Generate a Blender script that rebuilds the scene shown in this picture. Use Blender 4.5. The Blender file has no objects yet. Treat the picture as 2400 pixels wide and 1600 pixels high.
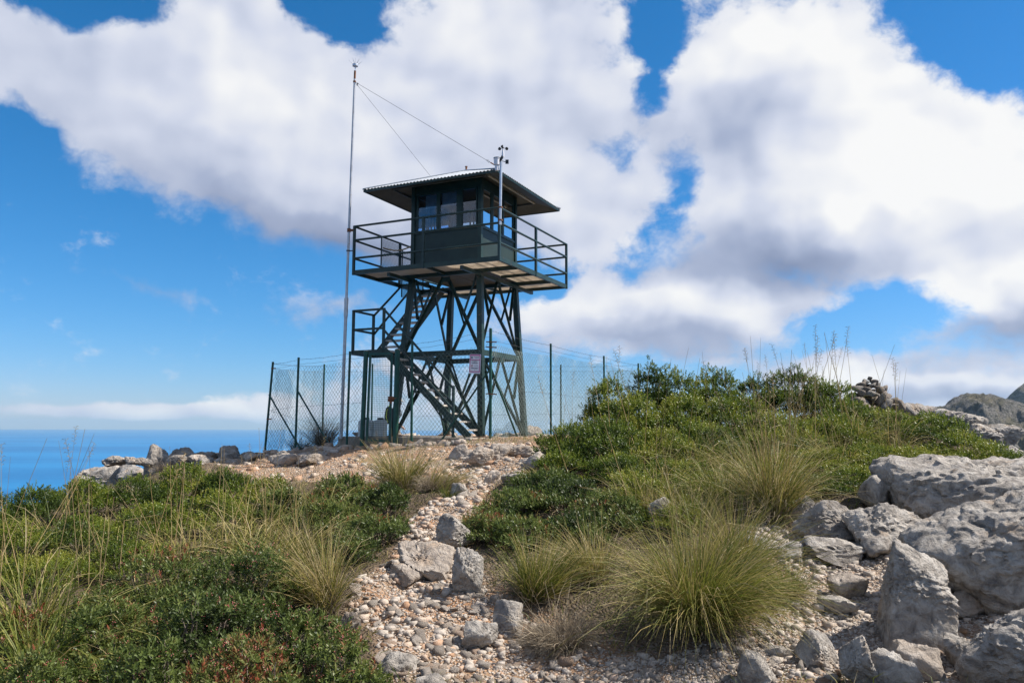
import bpy, bmesh, math, random
import numpy as np
from mathutils import Vector, Matrix
random.seed(7); RNG = np.random.default_rng(7)
S = bpy.context.scene
COL = S.collection
R_ = math.radians

# ------------------------------------------------------------------ camera
TH, RHO, F = 0.107, R_(0.2), 1830.0            # pitch, roll, focal length (for a 2352 px wide picture)
CAM = bpy.data.cameras.new('camera'); cam = bpy.data.objects.new('camera', CAM); COL.objects.link(cam)
CAM.sensor_width = 36.0; CAM.lens = 36.0*F/2352; CAM.clip_start = 0.05; CAM.clip_end = 400000
CM = Matrix.Rotation(math.pi/2+TH, 4, 'X') @ Matrix.Rotation(RHO, 4, 'Z')
cam.matrix_world = CM
S.camera = cam
CR = np.array(CM.to_3x3())

# ------------------------------------------------------------------ light, exposure
SUN_AZ, SUN_EL = R_(88), R_(50)
sunv = Vector((math.sin(SUN_AZ)*math.cos(SUN_EL), math.cos(SUN_AZ)*math.cos(SUN_EL), math.sin(SUN_EL)))
sl = bpy.data.lights.new('sun', 'SUN'); sl.energy = 4.9; sl.angle = R_(0.53); sl.color = (1.0, 0.94, 0.86)
so = bpy.data.objects.new('sun', sl); COL.objects.link(so); so.rotation_euler = (-sunv).to_track_quat('-Z', 'Y').to_euler()
so.location = sunv*40
S.view_settings.view_transform = 'Standard'; S.view_settings.look = 'None'
S.view_settings.gamma = 1.0; S.view_settings.exposure = 0.74; S.view_settings.use_curve_mapping = False
S.render.engine = 'CYCLES'
S.cycles.max_bounces = 8; S.cycles.transparent_max_bounces = 16; S.cycles.volume_bounces = 0

def ray(px, py):
    return CR @ np.array([(px-1176)/F, (784-py)/F, -1.0])
def P(px, py, d):
    r = ray(px, py); return r*d/r[1]

# ------------------------------------------------------------------ node helper
class NT:
    def __init__(s, tree): s.t = tree; tree.nodes.clear()
    def n(s, typ, **kw):
        x = s.t.nodes.new(typ)
        for k, v in kw.items(): setattr(x, k, v)
        return x
    def put(s, sock, v):
        if isinstance(v, bpy.types.NodeSocket): s.t.links.new(v, sock)
        elif v is not None: sock.default_value = v
    def m(s, op, a, b=None, c=None, clamp=False):
        x = s.n('ShaderNodeMath', operation=op); x.use_clamp = clamp
        for i, v in enumerate((a, b, c)):
            if v is not None: s.put(x.inputs[i], v)
        return x.outputs[0]
    def vm(s, op, a, b=None, c=None):
        x = s.n('ShaderNodeVectorMath', operation=op)
        for i, v in enumerate((a, b, c)):
            if v is not None: s.put(x.inputs[i], v)
        return x.outputs[0]
    def scale(s, a, f):
        x = s.n('ShaderNodeVectorMath', operation='SCALE'); s.put(x.inputs[0], a); s.put(x.inputs['Scale'], f); return x.outputs[0]
    def noise(s, vec, scale, detail=4, rough=0.5, dist=0.0, dim='3D', col=False):
        x = s.n('ShaderNodeTexNoise', noise_dimensions=dim); s.put(x.inputs['Vector'], vec)
        s.put(x.inputs['Scale'], scale); x.inputs['Detail'].default_value = detail
        x.inputs['Roughness'].default_value = rough; x.inputs['Distortion'].default_value = dist
        return x.outputs['Color' if col else 'Fac']
    def ramp(s, fac, stops, interp='LINEAR'):
        x = s.n('ShaderNodeValToRGB'); s.put(x.inputs[0], fac); x.color_ramp.interpolation = interp
        e = x.color_ramp.elements
        while len(e) < len(stops): e.new(0.5)
        for el, (p, c) in zip(e, stops):
            el.position = p; el.color = c if len(c) == 4 else (*c, 1)
        return x.outputs[0]
    def mix(s, fac, a, b, blend='MIX'):
        x = s.n('ShaderNodeMix', data_type='RGBA', blend_type=blend)
        s.put(x.inputs[0], fac); s.put(x.inputs[6], a if isinstance(a, bpy.types.NodeSocket) else (*a, 1)); s.put(x.inputs[7], b if isinstance(b, bpy.types.NodeSocket) else (*b, 1))
        return x.outputs[2]
    def smooth(s, v, lo, hi, a=0.0, b=1.0):
        x = s.n('ShaderNodeMapRange', interpolation_type='SMOOTHSTEP')
        s.put(x.inputs[0], v); s.put(x.inputs[1], lo); s.put(x.inputs[2], hi); s.put(x.inputs[3], a); s.put(x.inputs[4], b)
        return x.outputs[0]
    def bump(s, h, strength, dist, normal=None):
        x = s.n('ShaderNodeBump'); s.put(x.inputs['Height'], h); x.inputs['Strength'].default_value = strength
        x.inputs['Distance'].default_value = dist
        if normal is not None: s.put(x.inputs['Normal'], normal)
        return x.outputs[0]

# ------------------------------------------------------------------ sky with cumulus clouds
W = bpy.data.worlds.new('World'); S.world = W; W.use_nodes = True
def build_sky():
    g = NT(W.node_tree)
    tc = g.n('ShaderNodeTexCoord'); D = tc.outputs['Generated']
    sky = g.n('ShaderNodeTexSky', sky_type='NISHITA'); sky.sun_disc = False
    sky.sun_elevation = SUN_EL; sky.sun_rotation = SUN_AZ; sky.altitude = 350; sky.air_density = 1.0; sky.dust_density = 0.25; sky.ozone_density = 1.0
    sep = g.n('ShaderNodeSeparateXYZ'); g.put(sep.inputs[0], D)
    az = g.m('ARCTAN2', sep.outputs[0], sep.outputs[1]); el = g.m('ARCSINE', sep.outputs[2])
    cmb = g.n('ShaderNodeCombineXYZ'); g.put(cmb.inputs[0], az); g.put(cmb.inputs[1], el)
    V0 = cmb.outputs[0]
    # one warp of the coordinates, so that no blob keeps its round outline
    w1 = g.vm('SUBTRACT', g.noise(D, 6.0, 4, 0.55, col=True), (0.5, 0.5, 0.5))
    V = g.vm('ADD', V0, g.scale(w1, 0.135))
    # noise stretched sideways: clouds are wider than tall
    mp = g.n('ShaderNodeMapping'); g.put(mp.inputs[0], g.vm('ADD', V0, g.scale(w1, 0.05))); mp.inputs['Scale'].default_value = (1.0, 1.25, 1.0)
    N0 = mp.outputs[0]
    fb = g.noise(N0, 8.5, 9, 0.66)
    mp2 = g.n('ShaderNodeMapping'); g.put(mp2.inputs[0], N0); mp2.inputs['Location'].default_value = (0.022, 0.022, 0)
    fb2 = g.noise(mp2.outputs[0], 8.5, 2, 0.5); fb1 = g.noise(N0, 8.5, 2, 0.5)
    VR = {0: V}
    for an in (-15, 15):
        m = g.n('ShaderNodeMapping', vector_type='POINT'); g.put(m.inputs[0], V); m.inputs['Rotation'].default_value = (0, 0, R_(an)); VR[an] = m.outputs[0]
    VS = g.vm('ADD', V0, g.scale(w1, 0.022))
    def blobs(lst, tot=None, src=None):
        for (px, py, rx, ry, rot, w) in lst:
            d = ray(px, py); d = d/np.linalg.norm(d)
            a0, e0 = math.atan2(d[0], d[1]), math.asin(d[2])
            an = 15 if rot > 7 else -15 if rot < -7 else 0; c, s_ = math.cos(R_(an)), math.sin(R_(an))
            a0, e0 = c*a0-s_*e0, s_*a0+c*e0
            sx, sy = F/(rx*1.2), F/(ry*1.2)
            v = g.vm('MULTIPLY_ADD', src or VR[an], (sx, sy, 0), (-a0*sx, -e0*sy, 0))
            gr = g.n('ShaderNodeTexGradient', gradient_type='SPHERICAL'); g.put(gr.inputs[0], v)
            tot = g.m('MULTIPLY_ADD', gr.outputs['Fac'], float(w), tot if tot is not None else 0.0)
        return tot
    mass = [(330,190,430,130,6,1.1),(90,110,300,90,8,.95),(620,240,430,230,10,1.2),(560,70,190,130,-20,.9),(900,330,430,250,18,1.3),
            (640,400,380,130,20,.9),(1200,170,330,300,0,1.4),(1150,430,340,170,10,1.1),(1340,420,180,210,0,.7),(880,510,240,85,14,.9),(1010,560,260,60,5,.7),
            (1800,130,360,190,0,1.3),(1650,310,290,200,0,1.1),(1920,340,310,210,0,1.1),(2160,390,270,200,0,1.6),(2040,490,400,150,8,1.2),
            (1820,590,290,130,0,1.2),(1620,620,130,90,0,.7),(1560,500,190,200,30,.45),(2330,480,120,120,0,.9),
            (1450,725,360,100,-3,1.5),(1330,660,130,80,-25,.8),(1720,690,220,60,0,.5),(2310,690,210,95,-12,1.5),(2240,865,360,60,0,1.15),(1930,870,190,60,0,.9),
            (1500,785,300,60,0,.8),(1650,840,330,36,0,.6),(2300,930,320,50,0,.9),(2060,930,200,30,0,.6),(1350,560,220,70,0,.5),
            (340,660,150,28,-6,.5),(790,715,140,45,-12,.6),(800,940,300,40,0,.5),(1000,860,260,70,0,.6),
            (2290,270,60,60,0,.4),(220,270,280,110,15,.75),(470,420,300,95,15,.7),(1000,150,260,200,0,.5),(60,190,220,70,0,.5)]
    hole = [(1500,120,70,150,14,1.25),(1470,240,60,60,0,.7),(800,50,190,80,12,1.2),(1400,360,90,60,0,.8),(1530,420,60,110,20,1.0),(1500,560,150,60,0,.6),(30,270,110,70,0,.7),(120,10,360,60,5,1.1),(2080,720,200,45,-8,.55),(30,330,130,80,0,.6),(1250,620,200,60,0,.8),(2220,90,220,200,0,.8),(1380,340,90,60,0,.4)]
    strip = [(470,948,330,20,0,1.0),(585,930,100,34,0,.7),(330,942,120,22,0,.5),(160,952,190,14,0,.7)]
    base = g.m('SUBTRACT', blobs(strip, blobs(mass), VS), blobs(hole))
    # outside the part of the sky in view the cumulus goes on, spread by a coarse noise
    inx = g.smooth(g.m('ABSOLUTE', az), 0.62, 0.85); iny = g.smooth(el, 0.56, 0.75)
    out = g.m('MAXIMUM', inx, iny)
    coarse = g.m('MULTIPLY', g.smooth(g.noise(D, 2.2, 3, 0.5), 0.42, 0.66), 1.2)
    mixv = g.n('ShaderNodeMix', data_type='FLOAT'); g.put(mixv.inputs[0], out); g.put(mixv.inputs[2], base); g.put(mixv.inputs[3], coarse)
    dens = g.m('ADD', mixv.outputs[0], g.m('MULTIPLY', g.m('SUBTRACT', fb, 0.5), 1.45))
    dens = g.m('ADD', dens, g.m('MULTIPLY', g.m('SUBTRACT', g.noise(N0, 34.0, 5, 0.62), 0.5), 0.55))
    above = g.smooth(el, -0.01, 0.004)
    grey = [(500,460,420,120,22,.75),(760,560,260,80,14,.9),(1010,540,340,90,4,.8),(1180,330,260,190,0,.25),(1620,330,300,140,0,.5),(1750,270,230,110,0,.25),
            (1800,590,300,95,2,1.2),(1700,640,330,70,-4,.6),(1440,795,400,45,-2,.8),(2290,745,210,50,-8,1.2),(2230,905,380,30,0,.8),(2200,835,300,22,0,.5),(150,170,300,110,5,.35),(1650,830,300,30,0,.5),(340,660,200,60,-6,.9),(790,715,200,80,-12,.7)]
    sh = g.m('MULTIPLY', blobs(grey), g.m('SUBTRACT', 1.0, out))
    alpha = g.m('MULTIPLY', g.smooth(dens, 0.10, g.m('MULTIPLY_ADD', sh, 0.55, 0.70)), above)
    sh = g.m('ADD', sh, g.m('MULTIPLY', out, 0.3))
    # side turned to the sun is bright, the far side falls off
    bright = [(2150,370,300,190,0,1.1),(1760,110,360,130,0,.75),(1950,240,240,120,0,.4),(560,200,280,120,8,.6),(1040,90,220,150,0,.3),(1480,680,320,60,0,1.0),(2270,650,190,45,-12,1.0),(2200,850,300,24,0,.7),(1950,850,120,30,0,.8),(1310,430,170,170,0,.45),(1960,470,280,80,0,.5),(560,935,130,40,0,.5),(300,945,300,30,0,.4)]
    lit = g.m('MULTIPLY', blobs(bright), g.m('SUBTRACT', 1.0, out))
    slope = g.m('MULTIPLY', g.m('SUBTRACT', fb2, fb1), 0.7)
    sh = g.m('SUBTRACT', g.m('ADD', g.m('MULTIPLY', sh, 0.46), slope), g.m('MULTIPLY', lit, 0.36))
    sh = g.m('ADD', g.m('ADD', sh, 0.27), g.m('MULTIPLY', g.m('SUBTRACT', 0.5, fb), 0.24), clamp=True)
    cc = g.ramp(sh, [(0.0, (1.0,1.0,1.0)), (0.3, (0.69,0.735,0.87)), (0.6, (0.42,0.485,0.66)), (1.0, (0.24,0.30,0.46))])
    cc = g.scale(cc, 9.9)
    # graded to the deep clean blue of the photograph
    sc = g.n('ShaderNodeSeparateColor'); g.put(sc.inputs[0], sky.outputs[0]); ccb = g.n('ShaderNodeCombineColor')
    g.put(ccb.inputs[0], g.m('MULTIPLY', g.m('POWER', g.m('MULTIPLY', sc.outputs[0], 0.057), 1.8), 25.0))
    g.put(ccb.inputs[1], g.m('MULTIPLY', sc.outputs[1], 0.91)); g.put(ccb.inputs[2], g.m('MULTIPLY', sc.outputs[2], 1.44)); skyc = ccb.outputs[0]
    gm = g.n('ShaderNodeMix', data_type='RGBA'); g.put(gm.inputs[0], alpha); g.put(gm.inputs[6], skyc); g.put(gm.inputs[7], cc)
    bg = g.n('ShaderNodeBackground'); g.put(bg.inputs[0], gm.outputs[2]); bg.inputs[1].default_value = 0.0575
    o = g.n('ShaderNodeOutputWorld'); g.put(o.inputs[0], bg.outputs[0])
build_sky()
W.cycles.sampling_method = 'MANUAL'; W.cycles.sample_map_resolution = 512

# ------------------------------------------------------------------ materials
def material(name):
    m = bpy.data.materials.new(name); m.use_nodes = True
    return m, NT(m.node_tree)
def finish(g, col, rough=0.8, normal=None, spec=0.3, metal=0.0, transl=0.0):
    b = g.n('ShaderNodeBsdfPrincipled'); g.put(b.inputs['Base Color'], col if isinstance(col, bpy.types.NodeSocket) else (*col, 1))
    g.put(b.inputs['Roughness'], rough); b.inputs['Specular IOR Level'].default_value = spec; b.inputs['Metallic'].default_value = metal
    if normal is not None: g.put(b.inputs['Normal'], normal)
    out = b.outputs[0]
    if transl:
        t = g.n('ShaderNodeBsdfTranslucent'); g.put(t.inputs[0], col if isinstance(col, bpy.types.NodeSocket) else (*col, 1))
        x = g.n('ShaderNodeMixShader'); x.inputs[0].default_value = transl; g.put(x.inputs[1], out); g.put(x.inputs[2], t.outputs[0]); out = x.outputs[0]
    o = g.n('ShaderNodeOutputMaterial'); g.put(o.inputs[0], out)
def ocoord(g): return g.n('ShaderNodeTexCoord').outputs['Object']
def wcoord(g): return g.n('ShaderNodeNewGeometry').outputs['Position']
def attr(g, name): return g.n('ShaderNodeAttribute', attribute_name=name).outputs['Fac']
def orand(g): return g.n('ShaderNodeObjectInfo').outputs['Random']

def plain(name, c1, c2, scale=6, rough=0.6, metal=0.0, spec=0.4, bump=0.15, spots=None, transl=0.0):
    m, g = material(name); v = wcoord(g)
    n = g.noise(v, scale, 6, 0.6)
    col = g.mix(g.smooth(n, 0.35, 0.65), c1, c2)
    if spots:
        s = g.smooth(g.noise(v, scale*2.7, 5, 0.65), spots[1], spots[1]+0.09)
        col = g.mix(s, col, spots[0])
    nb = g.bump(g.noise(v, scale*14, 4, 0.6), bump, 0.004)
    finish(g, col, rough, nb, spec, metal, transl)
    return m
M = {}
M['green'] = plain('green_paint', (0.010,0.026,0.019), (0.018,0.040,0.029), 5, 0.42, spots=((0.13,0.07,0.035), 0.62))
M['greenlite'] = plain('green_paint_wall', (0.013,0.026,0.020), (0.019,0.035,0.027), 3, 0.5, bump=0.05)
M['rail'] = plain('green_rail_paint', (0.012,0.028,0.024), (0.022,0.045,0.038), 8, 0.4, spots=((0.16,0.09,0.05), 0.66))
M['postgreen'] = plain('teal_fence_paint', (0.004,0.045,0.032), (0.008,0.065,0.046), 9, 0.45, spots=((0.12,0.09,0.06), 0.72))
M['tread'] = plain('worn_steel_tread', (0.42,0.38,0.33), (0.56,0.52,0.46), 9, 0.6, spots=((0.14,0.09,0.06), 0.62))
M['deck'] = plain('deck_panel', (0.58,0.52,0.44), (0.72,0.66,0.58), 4, 0.7, transl=0.6)
M['roofsheet'] = plain('galvanised_roof', (0.42,0.44,0.46), (0.55,0.57,0.58), 3, 0.38, metal=0.5, spots=((0.25,0.2,0.16), 0.68))
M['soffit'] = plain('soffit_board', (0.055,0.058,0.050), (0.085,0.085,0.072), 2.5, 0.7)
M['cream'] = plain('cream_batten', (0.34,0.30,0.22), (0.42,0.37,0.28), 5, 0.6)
M['galv'] = plain('galvanised_tube', (0.36,0.36,0.37), (0.47,0.47,0.48), 6, 0.4, metal=0.6, spots=((0.24,0.13,0.07), 0.64))
M['galvnew'] = plain('bright_galvanised_tube', (0.46,0.50,0.56), (0.58,0.61,0.66), 6, 0.35, metal=0.55)
M['rust'] = plain('rusty_iron', (0.13,0.05,0.025), (0.22,0.09,0.04), 22, 0.85)
M['wire'] = plain('galvanised_wire', (0.07,0.105,0.09), (0.14,0.18,0.16), 20, 0.5, metal=0.1, bump=0)
M['wiregreen'] = plain('green_coated_wire', (0.03,0.085,0.07), (0.06,0.13,0.11), 20, 0.5, bump=0)
M['darkwire'] = plain('dark_wire', (0.05,0.05,0.055), (0.08,0.08,0.085), 20, 0.6, bump=0)
M['black'] = plain('black_plastic', (0.012,0.012,0.013), (0.02,0.02,0.02), 8, 0.5)
M['white'] = plain('white_enamel', (0.62,0.60,0.62), (0.74,0.72,0.74), 8, 0.4, bump=0.02)
M['magenta'] = plain('magenta_print', (0.42,0.02,0.15), (0.50,0.035,0.19), 10, 0.45, bump=0)
M['ink'] = plain('black_print', (0.03,0.03,0.035), (0.05,0.05,0.05), 10, 0.5, bump=0)
M['blueprint'] = plain('blue_print', (0.03,0.10,0.16), (0.05,0.14,0.12), 60, 0.5, bump=0)
M['redprint'] = plain('red_print', (0.42,0.03,0.03), (0.5,0.05,0.05), 10, 0.5, bump=0)
M['plastic'] = plain('milky_plastic', (0.70,0.74,0.73), (0.80,0.83,0.81), 5, 0.35, transl=0.4, bump=0.02)
M['concrete'] = plain('weathered_concrete', (0.24,0.195,0.145), (0.36,0.31,0.25), 5, 0.9, bump=0.5, spots=((0.14,0.12,0.1), 0.6))
M['hose'] = plain('tan_hose', (0.34,0.19,0.08), (0.42,0.25,0.11), 9, 0.6)
M['blind'] = plain('grey_blind', (0.30,0.30,0.29), (0.38,0.38,0.37), 9, 0.6)
M['skin'] = plain('skin', (0.42,0.24,0.16), (0.48,0.28,0.19), 9, 0.55, bump=0.02)
M['shirt'] = plain('white_shirt', (0.62,0.60,0.60), (0.70,0.68,0.67), 12, 0.85)
M['trousers'] = plain('khaki_trousers', (0.16,0.13,0.09), (0.21,0.17,0.12), 12, 0.9)
M['hat'] = plain('beige_hat', (0.40,0.33,0.25), (0.48,0.41,0.32), 12, 0.9)
M['shoe'] = plain('brown_shoe', (0.07,0.045,0.03), (0.10,0.06,0.04), 12, 0.8)
M['pack'] = plain('charcoal_fabric', (0.02,0.022,0.025), (0.035,0.036,0.04), 20, 0.85)
M['lime'] = plain('lime_webbing', (0.42,0.55,0.06), (0.5,0.62,0.08), 12, 0.7)
M['bark'] = plain('grey_bark', (0.11,0.085,0.065), (0.19,0.155,0.125), 18, 0.9, bump=0.4)
def glass_mat():
    m, g = material('window_glass')
    t = g.n('ShaderNodeBsdfTransparent'); t.inputs[0].default_value = (0.80, 0.88, 0.95, 1)
    gl = g.n('ShaderNodeBsdfGlossy'); gl.inputs['Roughness'].default_value = 0.02
    fr = g.n('ShaderNodeFresnel'); fr.inputs[0].default_value = 1.5
    x = g.n('ShaderNodeMixShader'); g.put(x.inputs[0], g.m('ADD', fr.outputs[0], 0.03, clamp=True)); g.put(x.inputs[1], t.outputs[0]); g.put(x.inputs[2], gl.outputs[0])
    o = g.n('ShaderNodeOutputMaterial'); g.put(o.inputs[0], x.outputs[0]); return m
M['glass'] = glass_mat()

def rock_mat(name, warm=0.0, dark=0.0):
    m, g = material(name); v = ocoord(g); r = orand(g)
    off = g.n('ShaderNodeCombineXYZ'); g.put(off.inputs[0], g.m('MULTIPLY', r, 37.0)); g.put(off.inputs[1], g.m('MULTIPLY', r, 11.0))
    v = g.vm('ADD', v, off.outputs[0])
    n1 = g.noise(v, 2.6, 8, 0.62, 0.4); n2 = g.noise(v, 9, 7, 0.66, 0.6); n3 = g.noise(v, 34, 5, 0.7)
    col = g.ramp(n2, [(0.30, (0.15,0.137,0.125)), (0.43, (0.30,0.27,0.237)), (0.55, (0.44,0.40,0.352)), (0.70, (0.58,0.54,0.485))])
    st = g.smooth(n1, 0.40, 0.60)
    col = g.mix(st, col, (0.215,0.205,0.20), 'MIX') if False else g.mix(g.m('MULTIPLY', g.smooth(n1, 0.52, 0.68), 0.55), col, (0.155,0.150,0.152))
    tan = g.m('MULTIPLY', g.smooth(g.noise(v, 3.7, 6, 0.6), 0.54, 0.70), 0.42+warm*0.35)
    col = g.mix(tan, col, (0.45,0.315,0.20))
    if dark: col = g.mix(dark, col, (0.12,0.115,0.11))
    if warm:
        col = g.mix(0.30*warm, col, (0.50,0.38,0.28))
    vo = g.n('ShaderNodeTexVoronoi', feature='SMOOTH_F1'); g.put(vo.inputs['Vector'], g.vm('ADD', v, g.scale(g.noise(v, 6, 3, 0.5, col=True), 0.12))); vo.inputs['Scale'].default_value = 11
    pits = g.smooth(vo.outputs['Distance'], 0.0, 0.42)
    h = g.m('ADD', g.m('ADD', g.m('MULTIPLY', n2, 1.0), g.m('MULTIPLY', n3, 0.42)), g.m('MULTIPLY', pits, 0.16))
    nb = g.bump(h, 1.0, 0.07)
    finish(g, col, 0.92, nb, 0.15); return m
M['rock'] = rock_mat('limestone'); M['rockwarm'] = rock_mat('ochre_limestone', 1.0); M['rockdark'] = rock_mat('lichened_limestone', 0.25, 0.30)

def stone_mat(name, use_attr):
    m, g = material(name); v = ocoord(g)
    r = attr(g, 'tint') if use_attr else orand(g)
    col = g.ramp(r, [(0.0, (0.30,0.255,0.215)), (0.3, (0.40,0.345,0.29)), (0.6, (0.47,0.41,0.35)), (0.80, (0.46,0.36,0.275)), (0.92, (0.40,0.235,0.14)), (1.0, (0.54,0.49,0.43))])
    n = g.noise(v, 26 if use_attr else 7, 6, 0.65, 0.3)
    col = g.mix(g.smooth(n, 0.33, 0.52, 0.3, 0.0), col, (0.18,0.15,0.125))
    col = g.mix(g.smooth(g.noise(v, 60 if use_attr else 16, 4, 0.6), 0.55, 0.7, 0.0, 0.45), col, (0.55,0.52,0.48))
    nb = g.bump(g.noise(v, 55 if use_attr else 14, 5, 0.65), 0.8, 0.012 if use_attr else 0.05)
    finish(g, col, 0.93, nb, 0.12); return m
M['stone'] = stone_mat('path_stone', False); M['gravel'] = stone_mat('gravel', True)

def ground_mat():
    m, g = material('stony_soil'); v = wcoord(g); k = attr(g, 'path')
    n = g.noise(v, 1.3, 6, 0.6); n2 = g.noise(v, 11, 6, 0.7)
    dirt = g.ramp(n2, [(0.32, (0.20,0.115,0.065)), (0.48, (0.33,0.225,0.145)), (0.62, (0.42,0.325,0.24)), (0.75, (0.48,0.41,0.34))])
    dirt = g.mix(g.smooth(n, 0.43, 0.60, 0.0, 0.65), dirt, (0.43,0.225,0.115))
    soil = g.ramp(n2, [(0.3, (0.055,0.042,0.03)), (0.55, (0.115,0.088,0.06)), (0.75, (0.20,0.165,0.12))])
    vo = g.n('ShaderNodeTexVoronoi'); g.put(vo.inputs['Vector'], g.vm('ADD', v, g.scale(g.noise(v, 14, 2, 0.5, col=True), 0.05))); vo.inputs['Scale'].default_value = 34; 
    peb = g.smooth(vo.outputs['Distance'], 0.15, 0.75, 1.0, 0.0)
    pc = g.ramp(g.n('ShaderNodeSeparateColor').outputs[0] if False else vo.outputs['Color'], [(0.2, (0.27,0.21,0.165)), (0.5, (0.42,0.36,0.30)), (0.8, (0.50,0.455,0.40))])
    dirt = g.mix(g.m('MULTIPLY', g.smooth(peb, 0.45, 0.75), 0.8), dirt, pc)
    grav = g.mix(0.55, dirt, g.mix(g.smooth(peb, 0.3, 0.8), (0.24,0.21,0.18), (0.44,0.41,0.37)))
    dirt = g.mix(attr(g, 'grey'), dirt, grav)
    col = g.mix(k, soil, dirt)
    h = g.m('ADD', g.m('MULTIPLY', peb, 0.8), g.m('ADD', n2, g.m('MULTIPLY', g.noise(v, 60, 4, 0.7), 0.4)))
    finish(g, col, 0.95, g.bump(h, 0.9, 0.035), 0.1); return m
M['ground'] = ground_mat()

def leaf_mat(name, stops, transl=0.3, rough=0.45, spec=0.35):
    m, g = material(name); t = attr(g, 'tint'); v = wcoord(g)
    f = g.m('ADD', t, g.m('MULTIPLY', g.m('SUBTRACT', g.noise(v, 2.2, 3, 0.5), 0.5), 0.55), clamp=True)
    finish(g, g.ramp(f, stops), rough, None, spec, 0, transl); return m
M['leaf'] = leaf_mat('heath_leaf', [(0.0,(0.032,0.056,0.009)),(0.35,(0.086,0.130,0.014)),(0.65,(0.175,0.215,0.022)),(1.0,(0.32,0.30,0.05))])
M['leafdark'] = leaf_mat('mastic_leaf', [(0.0,(0.036,0.056,0.014)),(0.40,(0.086,0.122,0.027)),(0.70,(0.150,0.185,0.045)),(0.86,(0.20,0.19,0.06)),(0.94,(0.24,0.10,0.045)),(1.0,(0.24,0.06,0.03))])
M['berry'] = plain('red_berry', (0.36,0.018,0.014), (0.26,0.03,0.02), 40, 0.5)
M['grass'] = leaf_mat('esparto_blade', [(0.0,(0.055,0.085,0.010)),(0.3,(0.125,0.15,0.020)),(0.55,(0.26,0.235,0.055)),(0.8,(0.41,0.31,0.125)),(1.0,(0.46,0.37,0.21))], 0.3, 0.55)
M['drygrass'] = leaf_mat('dead_blade', [(0.0,(0.12,0.095,0.07)),(0.5,(0.25,0.195,0.13)),(1.0,(0.42,0.35,0.25))], 0.2, 0.7)
M['stalk'] = leaf_mat('straw_stalk', [(0.0,(0.17,0.14,0.09)),(0.5,(0.38,0.26,0.10)),(1.0,(0.46,0.36,0.20))], 0.15, 0.6)

# ------------------------------------------------------------------ mesh helpers
def link(o, parent=None):
    COL.objects.link(o)
    if parent is not None: o.parent = parent
    return o
def org(o):
    v = Vector((0,0,0))
    while o is not None: v = v + o.location; o = o.parent
    return v
def tag(o, label=None, cat=None, group=None, kind=None):
    if label: o['label'] = label
    if cat: o['category'] = cat
    if group: o['group'] = group
    if kind: o['kind'] = kind
    return o
def thing(name, loc, label, cat, group=None):
    o = bpy.data.objects.new(name, None); o.location = loc; o.empty_display_size = 0.2; link(o)
    return tag(o, label, cat, group)
def np_mesh(name, V, Fc, mat, smooth=False, tint=None, attrs=None):
    """V (n,3); Fc list of (m,k) index arrays of one k each"""
    me = bpy.data.meshes.new(name)
    if not isinstance(Fc, (list, tuple)): Fc = [Fc]
    nl = sum(f.size for f in Fc); npoly = sum(len(f) for f in Fc)
    me.vertices.add(len(V)); me.vertices.foreach_set('co', np.ascontiguousarray(V, dtype=np.float32).ravel())
    me.loops.add(nl); me.loops.foreach_set('vertex_index', np.concatenate([f.ravel() for f in Fc]).astype(np.int32))
    st = np.concatenate([np.full(len(f), f.shape[1]) for f in Fc]); starts = np.concatenate([[0], np.cumsum(st)[:-1]])
    me.polygons.add(npoly); me.polygons.foreach_set('loop_start', starts.astype(np.int32))
    if smooth: me.polygons.foreach_set('use_smooth', np.ones(npoly, dtype=bool))
    if tint is not None:
        a = me.attributes.new('tint', 'FLOAT', 'POINT'); a.data.foreach_set('value', np.ascontiguousarray(tint, dtype=np.float32))
    for k, val in (attrs or {}).items():
        a = me.attributes.new(k, 'FLOAT', 'POINT'); a.data.foreach_set('value', np.ascontiguousarray(val, dtype=np.float32))
    me.update(calc_edges=True); me.validate()
    if mat: me.materials.append(mat)
    return me
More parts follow.
